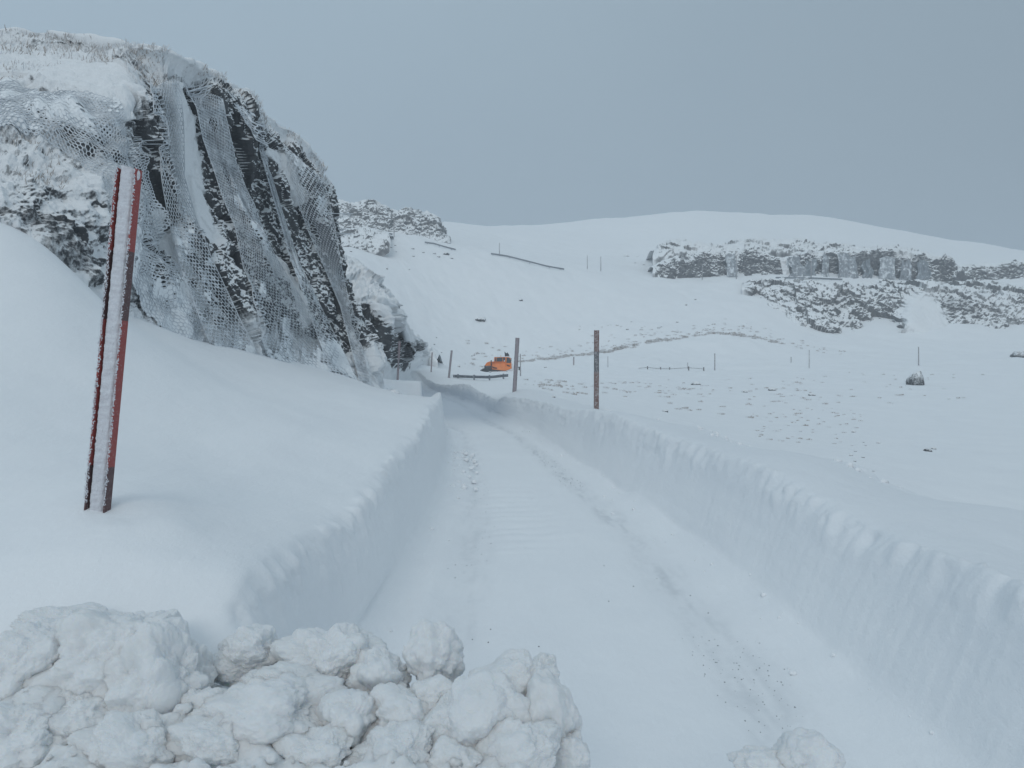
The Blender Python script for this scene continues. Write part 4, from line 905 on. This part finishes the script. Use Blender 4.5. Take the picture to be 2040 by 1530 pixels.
# specks of rock on the far slopes, each of them a stone
far_st = []
def stones(n, x0, x1, Y0, Y1, w0, w1, grp, lab):
    made = 0
    while made < n:
        x = random.uniform(x0, x1); Y = random.uniform(Y0, Y1); X = (x - 1020) / F * Y
        c = np.array((X, Y, ground_z(X, Y) + .01)); r = random.uniform(w0, w1) / 2 / F * Y
        V = BV_S * (1 + .3 * fbm(BV_S[:, 0] * 1.7 + made, BV_S[:, 1] * 1.7, BV_S[:, 2] * 1.7, 2, made))[:, None] * (r, r, r * random.uniform(.45, .7))
        sn = sm(-.1, .45, BV_S[:, 2] + .3 * fbm(BV_S[:, 0] * 4 + made, BV_S[:, 1] * 4, 0, 2, 8)) + .1
        o = mesh_obj('stone', V + c, BF_S, M_ROCK, attrs={'snow': sn}, loc=tuple(c)); tag(o, lab, 'stone', grp); made += 1
BV_S, BF_S = ICO[3]
def crumbs():
    V = []; Fc = []; n0 = 0; vi, fi = ICO[3]
    def put(x, y, z, r):
        nonlocal n0
        V.append(vi * (1 + .3 * fbm(vi[:, 0] * 2 + n0, vi[:, 1] * 2, vi[:, 2] * 2, 2, 7))[:, None] * r * (1, 1.1, .75) + (x, y, z + r * .3)); Fc.append(fi + n0); n0 += len(vi)
    for _ in range(130):
        y = 4 + 20 * random.random()**1.3; right = random.random() < .62; L, Rr = float(Lf(np.array([y]))[0]), float(Rf(np.array([y]))[0]); t = abs(random.gauss(0, .07)); w = 1 - t if right else t
        x = L + (Rr - L) * w; put(x, y, float(road_z(np.array([[x]]), np.array([[y]]), np.array([[w]]))[0, 0]), random.uniform(.005, .02) * (.6 + random.random()**4 * 1.8))
    for _ in range(150):
        y = random.uniform(8, 24); x = float(np.interp(y, [4, 6.6, 9.4, 14.3, 18.7, 22.7], [4.6, 4.37, 4.15, 3.53, 2.95, 2.8])) + random.gauss(.05, .18); put(x, y, ground_z(x, y), random.uniform(.012, .05))
    for _ in range(110):
        y = random.uniform(23.5, 37); x = float(Lf(np.array([y]))[0]) - abs(random.gauss(0, 1.2)) - .2; put(x, y, ground_z(x, y), random.uniform(.03, .14))
    for _ in range(70):
        y = random.uniform(13, 19); L = float(Lf(np.array([y]))[0]); x = L + random.uniform(.05, .7); put(x, y, float(road_z(np.array([[x]]), np.array([[y]]), np.array([[.15]]))[0, 0]), random.uniform(.01, .06))
    o = mesh_obj('loose_snow', np.concatenate(V), np.concatenate(Fc), M_SNOW); tag(o, 'loose crumbs of snow fallen along the feet of the cut walls', 'snow crumbs', kind='stuff')
crumbs()
stones(16, 700, 905, 128, 150, 3, 8, 'small stones on the slope below the left upper road', 'small snow dusted stone on the slope below the left end of the upper road')
stones(16, 850, 1010, 78, 110, 3, 7, 'small stones around the snow machine', 'small dark stone in the snow near the orange machine')
stones(9, 1240, 1400, 118, 140, 3, 7, 'small stones under the upper road', 'small stone on the open slope left of the boulder tumble')
stones(9, 1240, 1330, 165, 190, 4, 9, 'small stones left of the far cutting', 'small stone above the left end of the far cutting')
stones(14, 1560, 1760, 14, 34, 3, 6, 'small stones on the near slope of the bowl', 'small stone on the near slope of the bowl behind the right bank')

# ------------------------------------------------------------ dry tussocks
def tussocks():
    spots = []
    def add(n, f):
        for _ in range(n):
            x, Y, r = f(); spots.append(((x - 1020) / F * Y, Y, r * .72))
    ln = np.array([(1030, 106), (1100, 107), (1200, 111), (1300, 114), (1400, 116), (1460, 116), (1540, 113), (1620, 107), (1680, 103)])
    g = random.gauss
    def f1():
        x = random.uniform(1030, 1560); return x, float(np.interp(x, ln[:, 0], ln[:, 1])) + g(0, .35), random.uniform(.35, .75)
    def f2():
        x = random.uniform(1030, 1680); return x, float(np.interp(x, ln[:, 0], ln[:, 1])) + abs(g(0, 3.)) + .8, random.uniform(.2, .5)
    def f3():
        x = random.uniform(1180, 1640); return x, random.uniform(38, 66) + g(0, 3), random.uniform(.12, .3)
    def f4():
        x = random.uniform(1040, 1170); return x, random.uniform(36, 62), random.uniform(.12, .34)
    def f5():
        x = random.uniform(1560, 1960); return x, random.uniform(44, 75), random.uniform(.12, .26)
    def f6():
        x = random.uniform(930, 1010); return x, random.uniform(98, 114), random.uniform(.3, .6)
    def f7():
        x = random.uniform(1500, 1720); return x, random.uniform(24, 42), random.uniform(.07, .15)
    def f8():
        x = random.uniform(1150, 1500); Y = random.uniform(118, 124); return x, Y, random.uniform(.2, .45)
    add(230, f1); add(150, f2); add(115, f3); add(45, f4); add(45, f5); add(30, f6); add(60, f7); add(35, f8)
    S = np.array(spots); Z = top(S[:, 0][:, None], S[:, 1][:, None])[:, 0]
    V = []; Fc = []; n0 = 0
    for (x, y, r), z in zip(S, Z):
        nb = 34
        for k in range(nb):
            a = random.uniform(0, 6.283); rr = r * math.sqrt(random.random()); bx = x + rr * math.cos(a); by = y + rr * math.sin(a) * .8; h = r * random.uniform(.25, .75) * (1 - .5 * rr / r)
            w = r * .10; lx = random.uniform(-.5, .5) * r + .15 * r; ly = random.uniform(-.4, .4) * r; ca, sa = math.cos(a * 3), math.sin(a * 3)
            V += [(bx - w * ca, by - w * sa, z - .05), (bx + w * ca, by + w * sa, z - .05), (bx + lx * .6 + w * .6 * ca, by + ly * .6, z + h * .8), (bx + lx, by + ly, z + h)]
            Fc.append((n0, n0 + 1, n0 + 2, n0 + 3)); n0 += 4
    m, nt, b = mat('frosted_dry_grass'); b.inputs['Roughness'].default_value = .85
    n = noise_node(nt, 3, 4, .7); r = ramp(nt, n.outputs[0], [(.32, (.32, .28, .25)), (.46, (.50, .47, .45)), (.57, (.76, .78, .80))]); nt.links.new(r.outputs[0], b.inputs['Base Color'])
    o = mesh_obj('dry_grass', np.array(V), np.array(Fc), m, smooth=False); tag(o, 'tussocks of dry frosted grass poking through the snowfield', 'grass', kind='stuff')
    # frosted grass along the brink of the near crag
    V = []; Fc = []; n0 = 0; nu, nv = HV.shape
    def brink(umask, n, h0, h1):
        nonlocal n0
        idx = np.argwhere(umask); pick = idx[rng.integers(0, len(idx), n)]
        for i, j in pick:
            x, y, z = HG[i, j]; h = random.uniform(h0, h1); a = random.uniform(0, 6.28); lx = random.uniform(-.5, .9) * h; ly = random.uniform(-.5, .5) * h; w = .012
            V.extend([(x - w * math.cos(a), y - w * math.sin(a), z - .03), (x + w * math.cos(a), y + w * math.sin(a), z - .03), (x + lx * .6 + w * .5, y + ly * .6, z + h * .8), (x + lx, y + ly, z + h)])
            Fc.append((n0, n0 + 1, n0 + 2, n0 + 3)); n0 += 4
    fb = fbm(HG[..., 0] * .8, HG[..., 1] * .8, 0, 3, 55)
    brink((HV > 3.85) & (HV < 4.35) & (fb > .05) & (HPX > 90) & (HPX < 680), 1500, .05, .15)
    brink((HV > 3.7) & (HV < 4.2) & (HPX > -100) & (HPX < 290) & (fb > .1), 700, .05, .13)
    brink((HV > 1.6) & (HV < 3.6) & (HPX > -60) & (HPX < 250) & (fbm(HG[..., 0] * 1.3, HG[..., 2] * 1.3, 0, 4, 66) > .35), 600, .04, .10)
    o = mesh_obj('frosted_grass', np.array(V), np.array(Fc), m, smooth=False); tag(o, 'frosted dead grass along the brink of the netted crag', 'grass', kind='stuff')
tussocks()

# ------------------------------------------------------------ grit on the road
def grit():
    V = []; Fc = []; n0 = 0; vi, fi = ico(1)
    def put(w, y, r):
        nonlocal n0
        L, Rr = float(Lf(np.array([y]))[0]), float(Rf(np.array([y]))[0]); x = L + (Rr - L) * w
        z = float(road_z(np.array([[x]]), np.array([[y]]), np.array([[w]]))[0, 0])
        V.append(vi * (r, r * 1.6, r * .5) + (x, y, z + r * .2)); Fc.append(fi + n0); n0 += len(vi)
    for _ in range(170): put(random.gauss(.80, .05), random.uniform(3.4, 6.2), random.uniform(.002, .0055))
    for _ in range(110): put(random.gauss(.80, .03), random.uniform(13.5, 19), random.uniform(.004, .009))
    for _ in range(45): put(random.gauss(.25, .05), random.uniform(6, 20), random.uniform(.003, .008))
    for _ in range(60): put(random.uniform(.1, .92), random.uniform(4, 20), random.uniform(.003, .008))
    o = mesh_obj('gravel', np.concatenate(V), np.concatenate(Fc), plain('dark_grit', (.20, .21, .22))); tag(o, 'dark grit scattered in the wheel tracks of the cleared road', 'grit', kind='stuff')
grit()

# ------------------------------------------------------------ air
def haze():
    mb = MB(); mb.box((0, 180, 40), (1400, 1300, 160)); m = bpy.data.materials.new('haze_air'); m.use_nodes = True; nt = m.node_tree
    nt.nodes.clear(); out = N(nt, 'ShaderNodeOutputMaterial'); v = N(nt, 'ShaderNodeVolumePrincipled'); v.inputs['Color'].default_value = (.86, .92, .97, 1); v.inputs['Density'].default_value = HAZE; v.inputs['Anisotropy'].default_value = .2
    nt.links.new(v.outputs[0], out.inputs['Volume']); o = mb.build('haze', m); tag(o, 'pale winter haze filling the valley air', 'haze', kind='stuff')
HAZE = .0017
haze()

# ------------------------------------------------------------ light: overcast sky, soft sun
SUN_EL, SUN_AZ = R(32), R(188)
w = bpy.data.worlds.new('World'); SC.world = w; w.use_nodes = True; nt = w.node_tree; nt.nodes.clear()
out = N(nt, 'ShaderNodeOutputWorld'); sky = N(nt, 'ShaderNodeTexSky'); sky.sky_type = 'NISHITA'; sky.sun_disc = False; sky.sun_elevation = SUN_EL; sky.sun_rotation = SUN_AZ; sky.air_density = 1.5; sky.dust_density = 4
bg1 = N(nt, 'ShaderNodeBackground', Strength=.08); nt.links.new(sky.outputs[0], bg1.inputs[0])
tc = N(nt, 'ShaderNodeTexCoord'); sp = N(nt, 'ShaderNodeSeparateXYZ'); nt.links.new(tc.outputs['Generated'], sp.inputs[0])
rp = ramp(nt, sp.outputs[2], [(0, (.285, .358, .435)), (.07, (.295, .373, .455)), (.40, (.345, .447, .535)), (.75, (.53, .645, .735)), (1, (.62, .74, .825))])
ns = N(nt, 'ShaderNodeTexNoise', Scale=1.6, Detail=4, Roughness=.5); nt.links.new(tc.outputs['Generated'], ns.inputs['Vector'])
nr = ramp(nt, ns.outputs[0], [(.3, (.94, .95, .96)), (.7, (1.05, 1.05, 1.04))])
gx = N(nt, 'ShaderNodeMapRange'); gx.inputs['From Min'].default_value = -.6; gx.inputs['From Max'].default_value = .6; gx.inputs['To Min'].default_value = 1.20; gx.inputs['To Max'].default_value = .78; nt.links.new(sp.outputs[0], gx.inputs[0])
mu = N(nt, 'ShaderNodeMix', _data_type='RGBA', _blend_type='MULTIPLY'); mu.inputs[0].default_value = 1; nt.links.new(rp.outputs[0], mu.inputs[6]); nt.links.new(nr.outputs[0], mu.inputs[7])
mg = N(nt, 'ShaderNodeVectorMath', _operation='SCALE'); nt.links.new(mu.outputs[2], mg.inputs[0]); nt.links.new(gx.outputs[0], mg.inputs['Scale'])
bg2 = N(nt, 'ShaderNodeBackground', Strength=.925); nt.links.new(mg.outputs[0], bg2.inputs[0])
mx = N(nt, 'ShaderNodeMixShader'); mx.inputs[0].default_value = .93; nt.links.new(bg1.outputs[0], mx.inputs[1]); nt.links.new(bg2.outputs[0], mx.inputs[2]); nt.links.new(mx.outputs[0], out.inputs[0])
sd = bpy.data.lights.new('sun', 'SUN'); sd.energy = .75; sd.angle = R(22); sd.color = (1, .97, .93); so = bpy.data.objects.new('sun', sd); COL.objects.link(so)
dirv = Vector((math.sin(SUN_AZ) * math.cos(SUN_EL), math.cos(SUN_AZ) * math.cos(SUN_EL), math.sin(SUN_EL)))
so.rotation_euler = dirv.to_track_quat('Z', 'Y').to_euler()

# ------------------------------------------------------------ camera
cam = bpy.data.cameras.new('camera'); cam.sensor_width = 36; cam.lens = F / 2040 * 36; cam.clip_start = .05; cam.clip_end = 3000
co = bpy.data.objects.new('camera', cam); COL.objects.link(co); co.location = (0, 0, EYE); co.rotation_euler = (math.pi / 2 - PITCH, 0, 0); SC.camera = co
SC.view_settings.view_transform = 'Standard'; SC.view_settings.look = 'None'; SC.view_settings.gamma = 1; SC.view_settings.exposure = 0
SC.cycles.max_bounces = 6; SC.cycles.diffuse_bounces = 4; SC.cycles.volume_bounces = 1; SC.cycles.use_denoising = True
